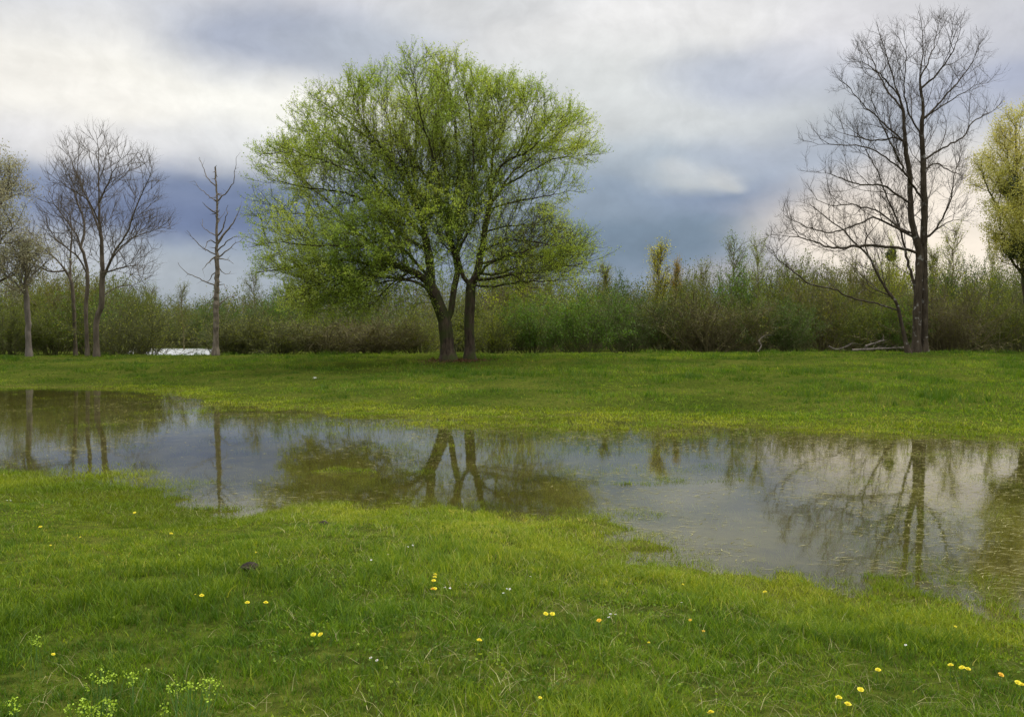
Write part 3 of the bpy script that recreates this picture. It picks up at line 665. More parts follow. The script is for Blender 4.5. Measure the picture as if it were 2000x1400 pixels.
t.limb([(855, 590), (830, 575), (800, 580), (770, 600)], -2, (.04, .01))
t.limb([(829, 466), (800, 440), (780, 440), (740, 450)], -3, (.05, .01))
t.limb([(905, 540), (890, 500), (860, 470), (850, 420)], -1.2, (.06, .012))
t.limb([(895, 500), (910, 460), (925, 430), (935, 380)], 2.5, (.06, .012))
t.limb([(829, 466), (780, 400), (720, 340), (640, 310), (560, 290)], 4, (.1, .02))
t.limb([(829, 466), (790, 420), (730, 360), (650, 320), (580, 300), (510, 300)], -4, (.1, .02))
t.limb([(816, 405), (780, 330), (720, 270), (660, 220), (610, 190)], -1, (.08, .02))
t.limb([(806, 380), (812, 300), (815, 220), (806, 140)], 2, (.07, .02))
t.limb([(877, 420), (895, 340), (890, 260), (880, 180), (870, 120)], -2.5, (.08, .02))
t.limb([(940, 492), (985, 470), (1030, 470), (1080, 480), (1120, 470)], -3, (.06, .015))
BIG0 = [(800, 88), (830, 100), (865, 97), (897, 92), (925, 122), (950, 140), (985, 150), (1001, 138), (1020, 165), (1052, 150), (1082, 185), (1120, 208), (1150, 228), (1162, 262), (1180, 296), (1150, 315), (1130, 335), (1147, 372), (1100, 395), (1080, 420), (1110, 450), (1160, 458), (1190, 492), (1165, 528), (1110, 548), (1050, 565), (990, 560), (935, 545), (900, 560), (850, 540), (800, 575), (760, 600), (700, 612), (640, 622), (590, 612), (545, 585), (570, 552), (500, 533), (505, 505), (492, 470), (487, 430), (483, 395), (484, 350), (500, 295), (550, 268), (548, 222), (566, 195), (590, 205), (625, 165), (650, 180), (685, 138), (710, 150), (740, 122), (770, 135), (790, 108)]
BIG = [(x + (840 - x) * .035, y + (400 - y) * (.05 if y < 400 else 0)) for x, y in BIG0]
_r = random.Random(5); BJ = []
for i, (x, y) in enumerate(BIG):          # ragged outline: shoots and bays along the crown edge
    x2, y2 = BIG[(i + 1) % len(BIG)]
    for f in (0, .33, .66):
        k_ = 1 + _r.uniform(-.05, .05); px_, py_ = x + (x2 - x) * f, y + (y2 - y) * f; BJ.append((840 + (px_ - 840) * k_, 400 + (py_ - 400) * k_))
BIG = BJ
t.limb([(870, 640), (850, 600), (835, 590), (805, 600), (785, 615)], -1.5, (.03, .01))
t.limb([(863, 611), (840, 570), (800, 548), (740, 552), (680, 570)], -2.5, (.06, .012))
t.limb([(920, 556), (960, 560), (1000, 552), (1060, 550), (1120, 545)], -3, (.06, .012))
t.limb([(920, 556), (950, 520), (990, 500), (1050, 480), (1090, 440)], -4, (.06, .012))
t.limb([(932, 532), (970, 535), (1020, 520), (1090, 500)], 5, (.05, .012))
t.fan(BIG, (.36, .32), (3.2, 1.5), 38, .03, .08, .1, .22)
INN = [(720, 380), (860, 330), (980, 350), (1060, 420), (1100, 500), (1060, 548), (960, 560), (900, 575), (845, 575), (800, 600), (690, 612), (600, 600), (560, 570), (620, 480)]
t.grow(attract(INN, 900, b0[1], 6.5, t.rs), 1.6, .34, 60, (0, 0, .05), 60000)
def bfilt(P, rs):
    x, y = proj(P); keep = np.where((x > 900) & (y > 200), .75, 1.0) * np.where((x > 980) & (y > 300) & (y < 480), .5, 1.0) * np.where(y < 190, 1.3, 1) * np.where((x > 1000) & (y > 420), .6, 1) * np.where((x > 770) & (x < 1060) & (y > 290), .5, 1)
    return rs.rand(len(P)) < keep * (.5 + 1.3 * (fbm(P[:, 0] * 1.0 + P[:, 1] * .6, P[:, 2] + P[:, 1] * .4, .6, 3) > -.12))
finish(t, 'leafy_tree', 'big rounded two-trunked tree in fresh green leaf standing alone on the meadow', 'tree', None, .32, .0075, M_BIGBARK, M_BIGBARK, .035,
       (2, .5, 1, .32, .45, .42, .0045), (500000, .049, .028, M_BIGLEAF, .7, bfilt))

rs = np.random.RandomState(29); n = 1700; rr_ = np.abs(rs.randn(n)) * .75; an = rs.rand(n) * 6.28; x = b0[0] + .2 + rr_ * np.cos(an) * 1.25; y = b0[1] + rr_ * np.sin(an); z = height(x, y)
V, Fq = leaves(np.stack([x, y, z + .03 + .09 * rs.rand(n)], -1), .07, rs, .01, .6)
tag(link('leaf_litter', mesh('leaf_litter', V, Fq, {'tint': np.repeat(rs.rand(n), 4)}), M_LITTER), 'reddish brown leaf litter round the foot of the big tree', 'leaf litter', kind='stuff')

# ------------------------------------------------------------------ the tall bare tree on the right
b1 = hit(1797, 687)
D1 = min(b1[1], 45.0); b1 = np.array([at(1797, 687, D1)[0], D1, float(height(at(1797, 687, D1)[0], D1))])
t = Tree(D1, b1, .27, 21)
t.limb([(1789, 687), (1791, 640), (1792, 600), (1796, 500), (1790, 470), (1780, 430), (1778, 390), (1777, 343), (1770, 300), (1767, 257), (1763, 211), (1752, 180), (1744, 150), (1734, 115), (1722, 80), (1712, 45)], 0, (.19, .012), True, .02)
t.limb([(1805, 687), (1805, 640), (1805, 600), (1804, 500), (1804, 460), (1806, 400), (1804, 371), (1803, 314), (1800, 257), (1803, 214), (1800, 183), (1797, 143), (1803, 100), (1799, 43), (1794, 23)], .2, (.18, .012), True, .02)
t.limb([(1776, 687), (1762, 640), (1754, 600), (1745, 584), (1730, 563), (1709, 526), (1696, 500), (1667, 472), (1646, 448), (1620, 430), (1590, 405)], -.8, (.13, .02), True, .02)
BARE = [([(1753, 604), (1714, 594), (1662, 581), (1626, 563), (1584, 555), (1548, 529), (1519, 505), (1495, 480)], -2, .07),
 ([(1584, 555), (1560, 548), (1530, 535), (1500, 520)], .7, .03),
 ([(1796, 493), (1761, 485), (1714, 480), (1667, 482), (1626, 485), (1597, 474), (1558, 464), (1506, 459)], -2.5, .09),
 ([(1790, 470), (1753, 446), (1730, 435), (1704, 425), (1683, 435), (1662, 443), (1615, 454), (1570, 440), (1530, 420)], 2, .08),
 ([(1782, 455), (1766, 450), (1743, 435), (1722, 417), (1698, 407), (1667, 399), (1626, 402), (1580, 385)], 3.5, .08),
 ([(1778, 396), (1756, 383), (1743, 374), (1726, 363), (1680, 360), (1649, 351), (1623, 340), (1590, 335)], -3, .08),
 ([(1790, 600), (1782, 542), (1769, 500), (1761, 459), (1750, 428), (1735, 389), (1717, 343), (1694, 297), (1670, 265)], 1.6, .08),
 ([(1777, 343), (1743, 317), (1714, 297), (1680, 286), (1637, 283), (1589, 280), (1560, 271)], 1, .08),
 ([(1769, 274), (1731, 246), (1700, 217), (1680, 197), (1657, 169), (1636, 147)], -1.8, .07),
 ([(1769, 275), (1746, 269), (1709, 274), (1666, 266), (1625, 255)], 3, .05),
 ([(1763, 217), (1726, 166), (1703, 114), (1684, 85)], 2, .05),
 ([(1756, 190), (1725, 150), (1690, 125), (1665, 115)], -2.5, .04),
 ([(1804, 467), (1813, 463), (1831, 443), (1849, 407), (1860, 376), (1863, 343), (1874, 309), (1877, 280)], -1.5, .09),
 ([(1826, 451), (1849, 435), (1875, 428), (1896, 422)], 1, .06),
 ([(1804, 317), (1834, 294), (1866, 277), (1886, 263), (1897, 240), (1923, 226), (1955, 210)], 1, .07),
 ([(1803, 234), (1829, 214), (1866, 191), (1903, 169), (1940, 160)], -2, .07),
 ([(1806, 229), (1840, 195), (1874, 157), (1903, 114), (1917, 75)], 2, .06),
 ([(1802, 171), (1823, 151), (1849, 120), (1871, 77), (1882, 25)], -1, .06),
 ([(1799, 151), (1817, 109), (1831, 57), (1838, 18)], 1.6, .05),
 ([(1804, 260), (1780, 230), (1765, 180), (1770, 120), (1765, 60)], -2.2, .06),
 ([(1803, 330), (1825, 320), (1850, 330), (1880, 345)], 3, .04),
 ([(1808, 594), (1844, 581), (1883, 574)], -.6, .045),
 ([(1803, 390), (1775, 350), (1745, 290), (1720, 240), (1700, 190)], -3.5, .06),
 ([(1696, 500), (1690, 470), (1710, 440), (1722, 425)], .5, .03),
 ([(1745, 584), (1700, 560), (1690, 540), (1680, 510)], 1.5, .03)]
for p, dd, r in BARE: t.limb(p, dd, (r * .85, .01))
BP = [(1708, 60), (1760, 42), (1800, 34), (1840, 32), (1880, 44), (1892, 72), (1925, 72), (1950, 130), (1943, 165), (1955, 209), (1900, 250), (1885, 300), (1880, 345), (1900, 390), (1896, 430), (1850, 470), (1815, 505), (1790, 560), (1740, 590), (1640, 575), (1560, 545), (1495, 510), (1493, 440), (1530, 400), (1570, 370), (1572, 300), (1562, 270), (1610, 245), (1640, 220), (1625, 180), (1636, 145), (1680, 85)]
t.fan(BP, (.44, .38), (2.9, 1.25), 42, .07, .12, .12, .3)
finish(t, 'bare_tree', 'tall dark leafless tree with a forked trunk in front of the right hedgerow', 'tree', None, .22, .0065, M_DARKBARK, M_THINBARK, .03,
       (2, .5, 1, .3, .6, .5, .005))

# ------------------------------------------------------------------ the three bare trees on the left
BL = 'bare trees clumped on the left'
def small_bare(name, label, base, limbs, poly, natt, R0, seed, mat, leafspec=None, D=None, twig=(2, .6, 1, .36, .5, .45, .005), grp=BL, thick=4.5, tip=.011, cat='tree', dens=None, up=.25, di=2.4, fl=2.6):
    b = hit(*base)
    if D: p = at(base[0], base[1], D); b = np.array([p[0], D, float(height(p[0], D))])
    t = Tree(b[1], b, .3, seed)
    for i, (p, dd, r) in enumerate(limbs): t.limb(p, dd, r, i == 0, .03)
    t.fan(poly, (.34, .3), (fl, fl * .45), 40, .06, .09, .15, .35)
    return finish(t, name, label, cat, grp, R0, tip, mat, mat, .035, twig, leafspec)
small_bare('bare_tree', 'tallest leafless tree of the left clump, branching into a wide fan', (190, 696),
 [([(189, 697), (188, 650), (189, 620), (198, 595), (200, 524), (198, 480), (195, 434), (193, 381), (193, 320), (189, 262)], 0, (.13, .012)),
  ([(199, 540), (225, 490), (245, 462), (258, 430), (270, 395), (290, 350), (300, 320)], -1.5, (.06, .012)),
  ([(215, 505), (250, 470), (285, 455), (330, 440)], 1.5, (.05, .012)),
  ([(196, 450), (175, 400), (150, 340), (130, 290)], 1.5, (.05, .012)), ([(194, 400), (215, 350), (240, 300)], -1, (.04, .01)), ([(194, 430), (170, 390), (140, 370), (110, 350)], -2, (.04, .01)),
  ([(200, 580), (230, 560), (270, 560), (305, 575)], 1, (.035, .01)), ([(201, 530), (250, 520), (290, 520)], -2, (.04, .01))],
 [(189, 255), (240, 285), (298, 312), (305, 350), (330, 405), (335, 450), (300, 480), (295, 540), (270, 570), (220, 555), (180, 510), (150, 450), (110, 370), (85, 350), (125, 270), (160, 262)], 1500, .14, 31, M_GREYBARK)
small_bare('bare_tree', 'middle slim leafless tree of the left clump, leaning left above its trunk', (171, 696),
 [([(171, 697), (169, 650), (168, 606), (171, 531), (157, 477), (143, 449), (118, 416), (95, 380)], 0, (.09, .010)), ([(160, 485), (165, 440), (150, 390), (140, 350)], 1.5, (.04, .01)), ([(171, 540), (150, 500), (110, 470), (80, 440)], -1.5, (.04, .01))],
 [(145, 345), (180, 380), (185, 440), (175, 500), (140, 500), (90, 460), (75, 420), (80, 365)], 700, .10, 32, M_GREYBARK)
small_bare('bare_tree', 'lowest leafless tree of the left clump, forking low and spreading to the left', (148, 695),
 [([(148, 696), (146, 650), (145, 613), (139, 549), (118, 516), (89, 488), (54, 466), (30, 455)], 0, (.085, .010)), ([(139, 549), (137, 500), (140, 460), (135, 400)], 1, (.05, .01)), ([(128, 530), (95, 530), (60, 510), (20, 500)], -1.5, (.04, .01)), ([(139, 555), (165, 520), (180, 480), (185, 450)], -1, (.035, .01))],
 [(135, 380), (165, 430), (185, 460), (160, 530), (100, 550), (30, 530), (10, 490), (20, 450), (70, 430), (100, 390)], 800, .10, 33, M_GREYBARK)

# ------------------------------------------------------------------ dead standing trunk
b2 = hit(421, 694)
t = Tree(b2[1], b2, .2, 41)
t.limb([(421, 694), (422, 613), (424, 541), (423, 470), (424, 399), (420, 327)], 0, (.145, .04), True, .03)
SN = [([(416, 366), (404, 345), (389, 306)], .5, .028), ([(425, 395), (443, 374), (457, 352), (461, 306)], -.5, .032), ([(423, 395), (400, 377), (379, 354)], .8, .025), ([(423, 420), (408, 407), (396, 395)], -.3, .04),
 ([(426, 480), (440, 455), (454, 438), (471, 402)], .3, .06), ([(426, 462), (436, 445), (445, 402)], -.6, .04), ([(420, 462), (398, 445), (396, 429)], .6, .025), ([(426, 490), (450, 466), (479, 463)], -.8, .035),
 ([(424, 505), (454, 481), (473, 466)], .5, .04), ([(420, 497), (393, 481), (364, 449)], -.6, .03), ([(422, 500), (408, 512), (396, 527)], -.5, .045), ([(424, 508), (443, 506), (455, 515)], -.6, .035), ([(420, 556), (386, 543), (357, 527), (348, 513)], -.4, .03),
 ([(425, 602), (446, 581), (468, 579)], .6, .035), ([(423, 530), (410, 545), (402, 552)], .4, .03), ([(423, 560), (435, 556), (444, 565)], -.5, .025), ([(423, 480), (410, 470), (402, 480), (400, 492)], -.8, .03), ([(424, 520), (440, 535), (452, 530)], .8, .025), ([(423, 575), (408, 590), (398, 592)], .5, .022), ([(423, 440), (431, 425), (438, 418)], .5, .02)]
nt0 = len(t.P); own = [0] * nt0
for li, (p, dd, r) in enumerate(SN):
    t.limb(p, dd, (r * 2.3, .014), wig=.05); own += [li + 1] * (len(t.P) - len(own))
t.par = np.array(t.par); t.minr = np.array(t.minr); t.P = np.array(t.P)
t.radii(.15, .01); root = empty('dead_tree', tuple(b2)); tag(root, 'dead weathered tree trunk with broken stubs, upright between the clump and the big tree', 'tree')
t.P = t.P - b2; own = np.array(own); Pa, ra, pa = t.P.copy(), t.r.copy(), t.par.copy()
for li in range(len(SN) + 1):
    q = np.where(own == li)[0]; q = q[pa[q] >= 0]; A, B_ = Pa[pa[q]], Pa[q]; T_ = nrm(B_ - A); T0 = T_.copy(); T0[1:] = nrm(T_[1:] + T_[:-1]); T1 = T_.copy(); T1[:-1] = nrm(T_[1:] + T_[:-1])
    r1 = ra[q] * (1 + .05 * t.rs.randn(len(q))) if li == 0 else ra[q]; r0 = np.append(r1[0], r1[:-1]); mb = MB(); V, Fq = tubes(A, B_, T0, T1, r0, r1, 9 if li == 0 else 5); mb.add(V, Fq)
    ns_ = 44 if li == 0 else max(1, len(q) // 3); pick = t.rs.randint(len(q) // 3 if li == 0 else 0, len(q), ns_)
    E, _, _ = twigs(B_[pick], nrm(t.rs.randn(ns_, 3) + (0 if li == 0 else T_[pick] * 1.3)), 1, .34 if li == 0 else .4, .026 if li == 0 else .009, t.rs, .3, .1); V, Fq = tubes(*E, 4); mb.add(V, Fq)
    mb.build('trunk' if li == 0 else 'broken_branch', M_SNAG, root)

# ------------------------------------------------------------------ trees at both picture edges and the pale trunk
small_bare('willow_tree', 'yellow-green leafing tree at the right edge, lit bright above the hedge', (2030, 689),
 [([(2030, 690), (2020, 640), (2008, 560), (1998, 480), (1988, 400), (1985, 330), (1985, 240)], 0, (.3, .02)), ([(1998, 480), (1960, 420), (1930, 370), (1915, 320)], -1, (.1, .015)), ([(2005, 520), (2050, 440), (2070, 350), (2060, 280)], 1, (.12, .02)), ([(1990, 420), (1975, 350), (1960, 290)], 1, (.07, .015)), ([(2008, 540), (1970, 500), (1950, 440)], -1.5, (.07, .01)), ([(2010, 560), (2080, 520), (2120, 420)], -1, (.07, .01))],
 [(1980, 218), (2010, 225), (2060, 240), (2120, 320), (2150, 420), (2120, 560), (2040, 590), (1985, 560), (1950, 500), (1915, 440), (1900, 380), (1908, 330), (1935, 310), (1950, 260)], 1700, .3, 51, M_BIGBARK,
 (80000, .07, .14, M_EDGELEAF, .6, None), D=46.0, grp=None, thick=4)
small_bare('blossoming_tree', 'cream flowering tree reaching in at the left edge', (-45, 697),
 [([(-45, 698), (-40, 640), (-35, 560), (-25, 480), (-15, 400), (-5, 330)], 0, (.2, .02)), ([(-30, 520), (0, 470), (30, 440), (50, 400)], -1, (.06, .012)), ([(-20, 430), (10, 390), (55, 375)], 1, (.05, .012)), ([(-33, 560), (20, 540), (60, 500)], .5, (.05, .01))],
 [(0, 305), (25, 315), (45, 350), (60, 372), (35, 400), (25, 440), (45, 480), (60, 530), (40, 590), (-20, 600), (-90, 560), (-130, 450), (-100, 350), (-50, 310)], 1100, .2, 52, M_GREYBARK,
 (20000, .07, .12, M_BLOSSOM, .7, None), grp=None, thick=3.5)
small_bare('budding_tree', 'small pale-trunked tree with brown budding twigs near the left edge', (57, 696),
 [([(57, 697), (55, 650), (53, 600), (50, 560), (52, 520), (58, 480)], 0, (.14, .03)), ([(51, 560), (70, 530), (95, 510)], 1, (.05, .012)), ([(52, 575), (30, 550), (10, 530)], -1, (.04, .012)), ([(52, 530), (40, 490), (30, 470)], .6, (.04, .012))],
 [(50, 470), (90, 490), (115, 530), (105, 580), (60, 590), (5, 570), (0, 520), (20, 480)], 600, .14, 53, M_PALEBARK,
 (4500, .085, .10, M_BLOSSOM, .7, None), grp=None, thick=2.5)

# ------------------------------------------------------------------ hedgerow bushes and saplings
def leafy_proto(seed, kind):
    """unit-size plant: returns (stems mesh, foliage mesh); about 1 high, 1 wide"""
    rs = np.random.RandomState(seed); b = MB()
    if kind == 'bush':      # multi-stemmed, rounded
        ns, ln, spread, nl, tw = 46, .95, .55, 5200, 3
    elif kind == 'whip':    # upright whips, little leaf
        ns, ln, spread, nl, tw = 80, 1.0, .36, 3200, 3
    elif kind == 'dense':
        ns, ln, spread, nl, tw = 40, .95, .62, 8500, 3
    if kind in ('bush', 'whip', 'dense'):
        B = np.stack([rs.randn(ns) * .10, rs.randn(ns) * .10, np.zeros(ns) - .02], -1)
        d = nrm(np.stack([B[:, 0] * 3.5 + rs.randn(ns) * spread * .6, B[:, 1] * 3.5 + rs.randn(ns) * spread * .6, np.ones(ns)], -1))
        allp = []; alld = []; seg = 7; L0 = ln * (.5 + .5 * rs.rand(ns)); P = B
        for i in range(seg):
            d1 = nrm(d + rs.randn(ns, 3) * .13 + np.array([0, 0, .04])); Q = P + d1 * (L0 / seg)[:, None]
            V, Fq = tubes(P, Q, d, d1, np.full(ns, .0075 * (1 - i / (seg + .5))), np.full(ns, .0075 * (1 - (i + 1) / (seg + .5))), 3); b.add(V, Fq)
            P = Q; d = d1
            if i > 0: allp.append(Q); alld.append(d1)
        A = np.concatenate(allp); Dd = np.concatenate(alld)
        E, p1, d1 = twigs(A, Dd, tw, .24, .0034, rs, .6, .35); V, Fq = tubes(*E, 3); b.add(V, Fq)
        E, p2, d2 = twigs(np.concatenate(p1[:2]), np.concatenate(d1[:2]), 1, .12, .0022, rs, .6, .4, 2); V, Fq = tubes(*E, 3); b.add(V, Fq)
        LP = np.concatenate(p1 + p2 + [A])
    else:                   # 'sapling' thin open tree, 'spire' narrow leafy tree
        H = 1.0; n = 26; zz = np.linspace(0, H, n); px = np.cumsum(rs.randn(n) * .006); py = np.cumsum(rs.randn(n) * .006)
        S = np.stack([px, py, zz], -1); T = nrm(np.gradient(S, axis=0)); r = .013 * (1 - zz / H * .85)
        V, Fq = tubes(S[:-1], S[1:], T[:-1], T[1:], r[:-1], r[1:], 5); b.add(V, Fq)
        lo = 8 if kind == 'sapling' else 5; Bs = np.repeat(S[lo:-1], 2 if kind == 'sapling' else 4, 0); Bs = Bs + (rs.rand(len(Bs), 1) * np.array([[0, 0, .04]])); az = rs.rand(len(Bs)) * 6.28
        out = .95 if kind == 'sapling' else .8
        Dr = nrm(np.stack([np.cos(az) * out, np.sin(az) * out, np.full(len(Bs), .75)], -1))
        taper = (1.1 - Bs[:, 2] * .8) * (.5 + .8 * rs.rand(len(Bs)))
        ln_ = (.42 if kind == 'sapling' else .3) * taper
        P = Bs; d = Dr; pts = []; ds = []
        for i in range(4):
            d1 = nrm(d + rs.randn(len(P), 3) * .16 + np.array([0, 0, .12])); Q = P + d1 * (ln_ / 4)[:, None]
            V, Fq = tubes(P, Q, d, d1, np.full(len(P), .0045 * (1 - i / 4.6)), np.full(len(P), .0045 * (1 - (i + 1) / 4.6)), 3); b.add(V, Fq); P = Q; d = d1; pts.append(Q); ds.append(d1)
        A = np.concatenate(pts); Dd = np.concatenate(ds)
        E, p1, d1 = twigs(A, Dd, 3, .12, .002, rs, .6, .3, 2); V, Fq = tubes(*E, 3); b.add(V, Fq)
        LP = np.concatenate(p1 + [A]); nl = 1500 if kind == 'sapling' else 2600
    nl = int(nl * 1.9)
    LP = LP[rs.rand(len(LP)) < .55 + .9 * (fbm(LP[:, 0] * 5 + 3 * seed, LP[:, 2] * 5 + LP[:, 1] * 4, 1.0, 2) > 0)]
    Pn = LP[rs.randint(0, len(LP), nl)]; sz = {'bush': .017, 'whip': .015, 'dense': .018, 'sapling': .012, 'spire': .013}[kind]; 
    V, Fq = leaves(Pn, sz, rs, .016, .6); c = MB(); c.add(V, Fq, np.repeat(rs.rand(nl), 4))
    sm = mesh('stems', np.concatenate(b.V), np.concatenate(b.F), {'tint': np.concatenate(b.A)}, True); sm.materials.append(M_TWIG)
    lm = mesh('foliage', np.concatenate(c.V), np.concatenate(c.F), {'tint': np.concatenate(c.A)}); lm.materials.append(M_BUSHLEAF)
    return sm, lm
PROTO = {k: [leafy_proto(s, k) for s in ss] for k, ss in {'bush': (61, 62, 63), 'whip': (64, 65, 66), 'dense': (67, 68), 'sapling': (69, 70, 71), 'spire': (72, 73)}.items()}
cnt = {}
def plant(kind, px, top, wpx, D, col, label, name, cat, group=None, twc=(1, 1, 1), parts=('stems', 'foliage')):
    p = at(px, 690, D); z = float(height(p[0], D)); H = float(at(px, top, D)[2]) - z
    W = wpx / F_PX * D
    cnt[kind] = cnt.get(kind, -1) + 1; sm, lm = PROTO[kind][cnt[kind] % len(PROTO[kind])]
    wid = {'bush': 1.15, 'whip': .85, 'dense': 1.2, 'sapling': .8, 'spire': .55}[kind]
    o = empty(name, (p[0], D, z - .05)); rr = random.Random(cnt[kind] * 31 + int(px))
    o.scale = (W / wid, W / wid, H / (.98 if kind in ('sapling', 'spire') else .98)); o.rotation_euler = (0, 0, rr.random() * 6.28)
    if kind in ('sapling', 'spire'): o.scale = (W / wid, W / wid, H / 1.06)
    tag(o, label, cat, group)
    s = bpy.data.objects.new(parts[0], sm); C.objects.link(s); s.parent = o; s.color = tuple(twc) + (1,)
    f = bpy.data.objects.new(parts[1], lm); C.objects.link(f); f.parent = o; f.color = tuple(col) + (1,)
    return o
G = 'bushes of the hedgerow behind the meadow'; GS = 'young trees rising above the hedgerow'
OL, YG, BR, DG, MG, GY = (1, 1, .9), (1.8, 1.65, 1.0), (1.1, .92, .8), (.5, .75, .8), (.8, 1.25, .8), (1.2, 1.1, 1.5)
BUSH = [
 ('dense', 35, 530, 130, 62, OL, 'tall olive tree-like bush behind the left edge bush'),
 ('dense', 150, 518, 130, 62, BR, 'brown-olive tall bush high behind the clump of bare trees'),
 ('dense', 225, 538, 110, 60, OL, 'round olive bush behind and right of the tallest left bare tree'),
 ('dense', 1215, 540, 120, 60, DG, 'round dark bush rising behind the deep green bush'),
 ('dense', 1345, 532, 110, 62, OL, 'round olive bush rising right of the yellow spire tree'),
 ('dense', 1440, 520, 120, 61, MG, 'round green bush below the grey open sapling'),
 ('dense', 1565, 500, 150, 60, OL, 'highest rounded olive bush behind the low left boughs of the tall bare tree'),
 ('dense', 1660, 508, 130, 61, BR, 'rounded brown-olive bush behind the leaning stem'),
 ('dense', 1900, 505, 130, 60, DG, 'dark rounded bush behind the slender sapling'),
 ('dense', 1990, 515, 130, 58, OL, 'tall olive bush behind the foot of the yellow-green edge tree'),  # kind, px, top, width, D, leaf colour, label
 ('bush', 15, 585, 150, 49, OL, 'olive bush at the left picture edge under the cream flowering tree'),
 ('dense', 105, 578, 150, 50, OL, 'olive bush between the pale trunk and the bare clump'),
 ('bush', 185, 565, 160, 52, MG, 'green bush directly behind the three bare trunks'),
 ('whip', 250, 590, 130, 48, YG, 'yellowish willow bush just right of the bare clump'),
 ('dense', 275, 560, 110, 60, OL, 'tall olive bush behind the yellowish willow bush near the clump'),
 ('dense', 330, 600, 110, 91, DG, 'dark bush behind the pale water in the gap'),
 ('bush', 385, 590, 110, 90, OL, 'olive bush behind the right end of the pale water'),
 ('dense', 430, 575, 100, 60, DG, 'dark bush right behind the dead trunk'),
 ('whip', 460, 612, 110, 48, YG, 'bright olive willow bush to the right of the dead trunk'),
 ('whip', 545, 618, 140, 48.5, YG, 'bright olive willow bush beneath the left tip of the big crown'),
 ('bush', 520, 565, 150, 60, DG, 'dark green bush behind the two bright willow bushes'),
 ('whip', 640, 625, 150, 49, BR, 'brown twiggy bush below the drooping left boughs'),
 ('whip', 735, 620, 150, 49, BR, 'brown leafless bush halfway between the willow bushes and the trunks'),
 ('bush', 820, 600, 140, 51, YG, 'yellow-green bush just left of the big trunks'),
 ('bush', 700, 570, 200, 62, DG, 'tall dark bush behind the brown leafless bush'),
 ('bush', 965, 590, 130, 49, YG, 'light green bush just right of the big trunks'),
 ('dense', 1045, 575, 150, 50, MG, 'mid green bush under the right boughs of the big tree'),
 ('bush', 900, 560, 160, 60, OL, 'olive bush seen between the twin trunks'),
 ('dense', 1150, 560, 160, 51, MG, 'fresh green bush at the foot of the crown, right side'),
 ('dense', 1105, 545, 140, 60, YG, 'tall yellow-green bush behind the right boughs'),
 ('bush', 1235, 575, 150, 52, DG, 'deep green bush under the dark blue sky gap'),
 ('bush', 1310, 548, 150, 53, OL, 'olive bush below the yellow spire tree'),
 ('whip', 1385, 578, 150, 51, BR, 'brown twiggy bush right of the reddish spire'),
 ('bush', 1460, 575, 150, 52, OL, 'olive bush below the thin grey saplings'),
 ('dense', 1530, 582, 140, 51, DG, 'dark green bush under the low left boughs of the tall bare tree'),
 ('bush', 1610, 535, 170, 54, BR, 'rounded brown-olive bush above the fallen branches'),
 ('dense', 1690, 560, 140, 51, OL, 'olive bush left of the leaning stem of the tall bare tree'),
 ('dense', 1745, 590, 90, 50, MG, 'green bush squeezed behind the leaning stem'),
 ('bush', 1760, 530, 150, 58, OL, 'tall olive bush behind the forked dark trunk'),
 ('whip', 1850, 560, 150, 50, BR, 'dark brown twiggy bush right of the forked trunk'),
 ('bush', 1905, 540, 150, 54, YG, 'yellow-green bush near the right edge'),
 ('dense', 1975, 560, 150, 50, OL, 'olive bush below the yellow-green edge tree'),
 ('bush', 2060, 550, 160, 51, OL, 'olive bush cut by the right picture edge'),
 ('bush', -80, 560, 160, 50, OL, 'olive bush outside the left picture edge'),
]
for (k, px, top, wd, D, c, lab) in BUSH:
    plant(k, px, top, wd, D, c, lab, 'hedge_bush', 'bush', G, (.75, .72, .62) if c is BR else (.7, .8, .6))
SAP = [
 ('spire', 1287, 482, 90, 64, (3.6, 2.8, 2.0), 'yellow-green spire-shaped tree standing highest above the middle hedge'),
 ('spire', 1322, 512, 42, 62, (3.2, 1.7, 1.4), 'narrow reddish-budded tree right of the yellow spire'),
 ('bush', 1000, 455, 190, 66, (2.3, 2.2, 1.2), 'yellow-green tree behind the right boughs of the big tree'),
 ('spire', 1180, 520, 60, 64, (2.2, 1.9, 1.6), 'small pale tree just right of the big crown tips'),
 ('sapling', 1425, 472, 130, 62, (1.3, 1.5, 1.2), 'thin grey open sapling with a flaring top, left of the bare tree'),
 ('sapling', 1475, 468, 90, 58, (2.0, 2.0, 1.5), 'thin sapling with pale leaflets beside the grey open one'),
 ('sapling', 1375, 520, 80, 66, (1.4, 1.4, 1.3), 'short thin sapling left of the grey open one'),
 ('dense', 1743, 478, 90, 66, (2.2, 2.0, 1.2), 'pale yellow-green tree behind the fork of the tall bare tree'),
 ('sapling', 1865, 448, 120, 60, (2.3, 2.0, 1.6), 'rounded thin tree with pale leaflets right of the forked trunk'),
 ('sapling', 1930, 470, 70, 62, (2.0, 1.8, 1.4), 'slender sapling close to the yellow-green edge tree'),
 ('spire', 1820, 490, 60, 68, (2.2, 2.0, 1.2), 'small yellow-green tree peeping out right beside the forked trunk'),
 ('sapling', 360, 560, 80, 80, (1.2, 1.2, 1.2), 'grey sapling above the gap left of the dead trunk'),
 ('sapling', 500, 535, 90, 64, (1.2, 1.2, 1.2), 'grey sapling between the dead trunk and the big crown'),
 ('sapling', 300, 560, 80, 78, (1.2, 1.2, 1.2), 'grey sapling right above the tall olive bush near the clump'),
 ('dense', 560, 560, 90, 58, (.8, 1.3, .9), 'green small tree under the left tip of the big crown'),
]
for (k, px, top, wd, D, c, lab) in SAP:
    plant(k, px, top, wd, D, c, lab, 'young_tree', 'tree', GS, (1, .95, .85))
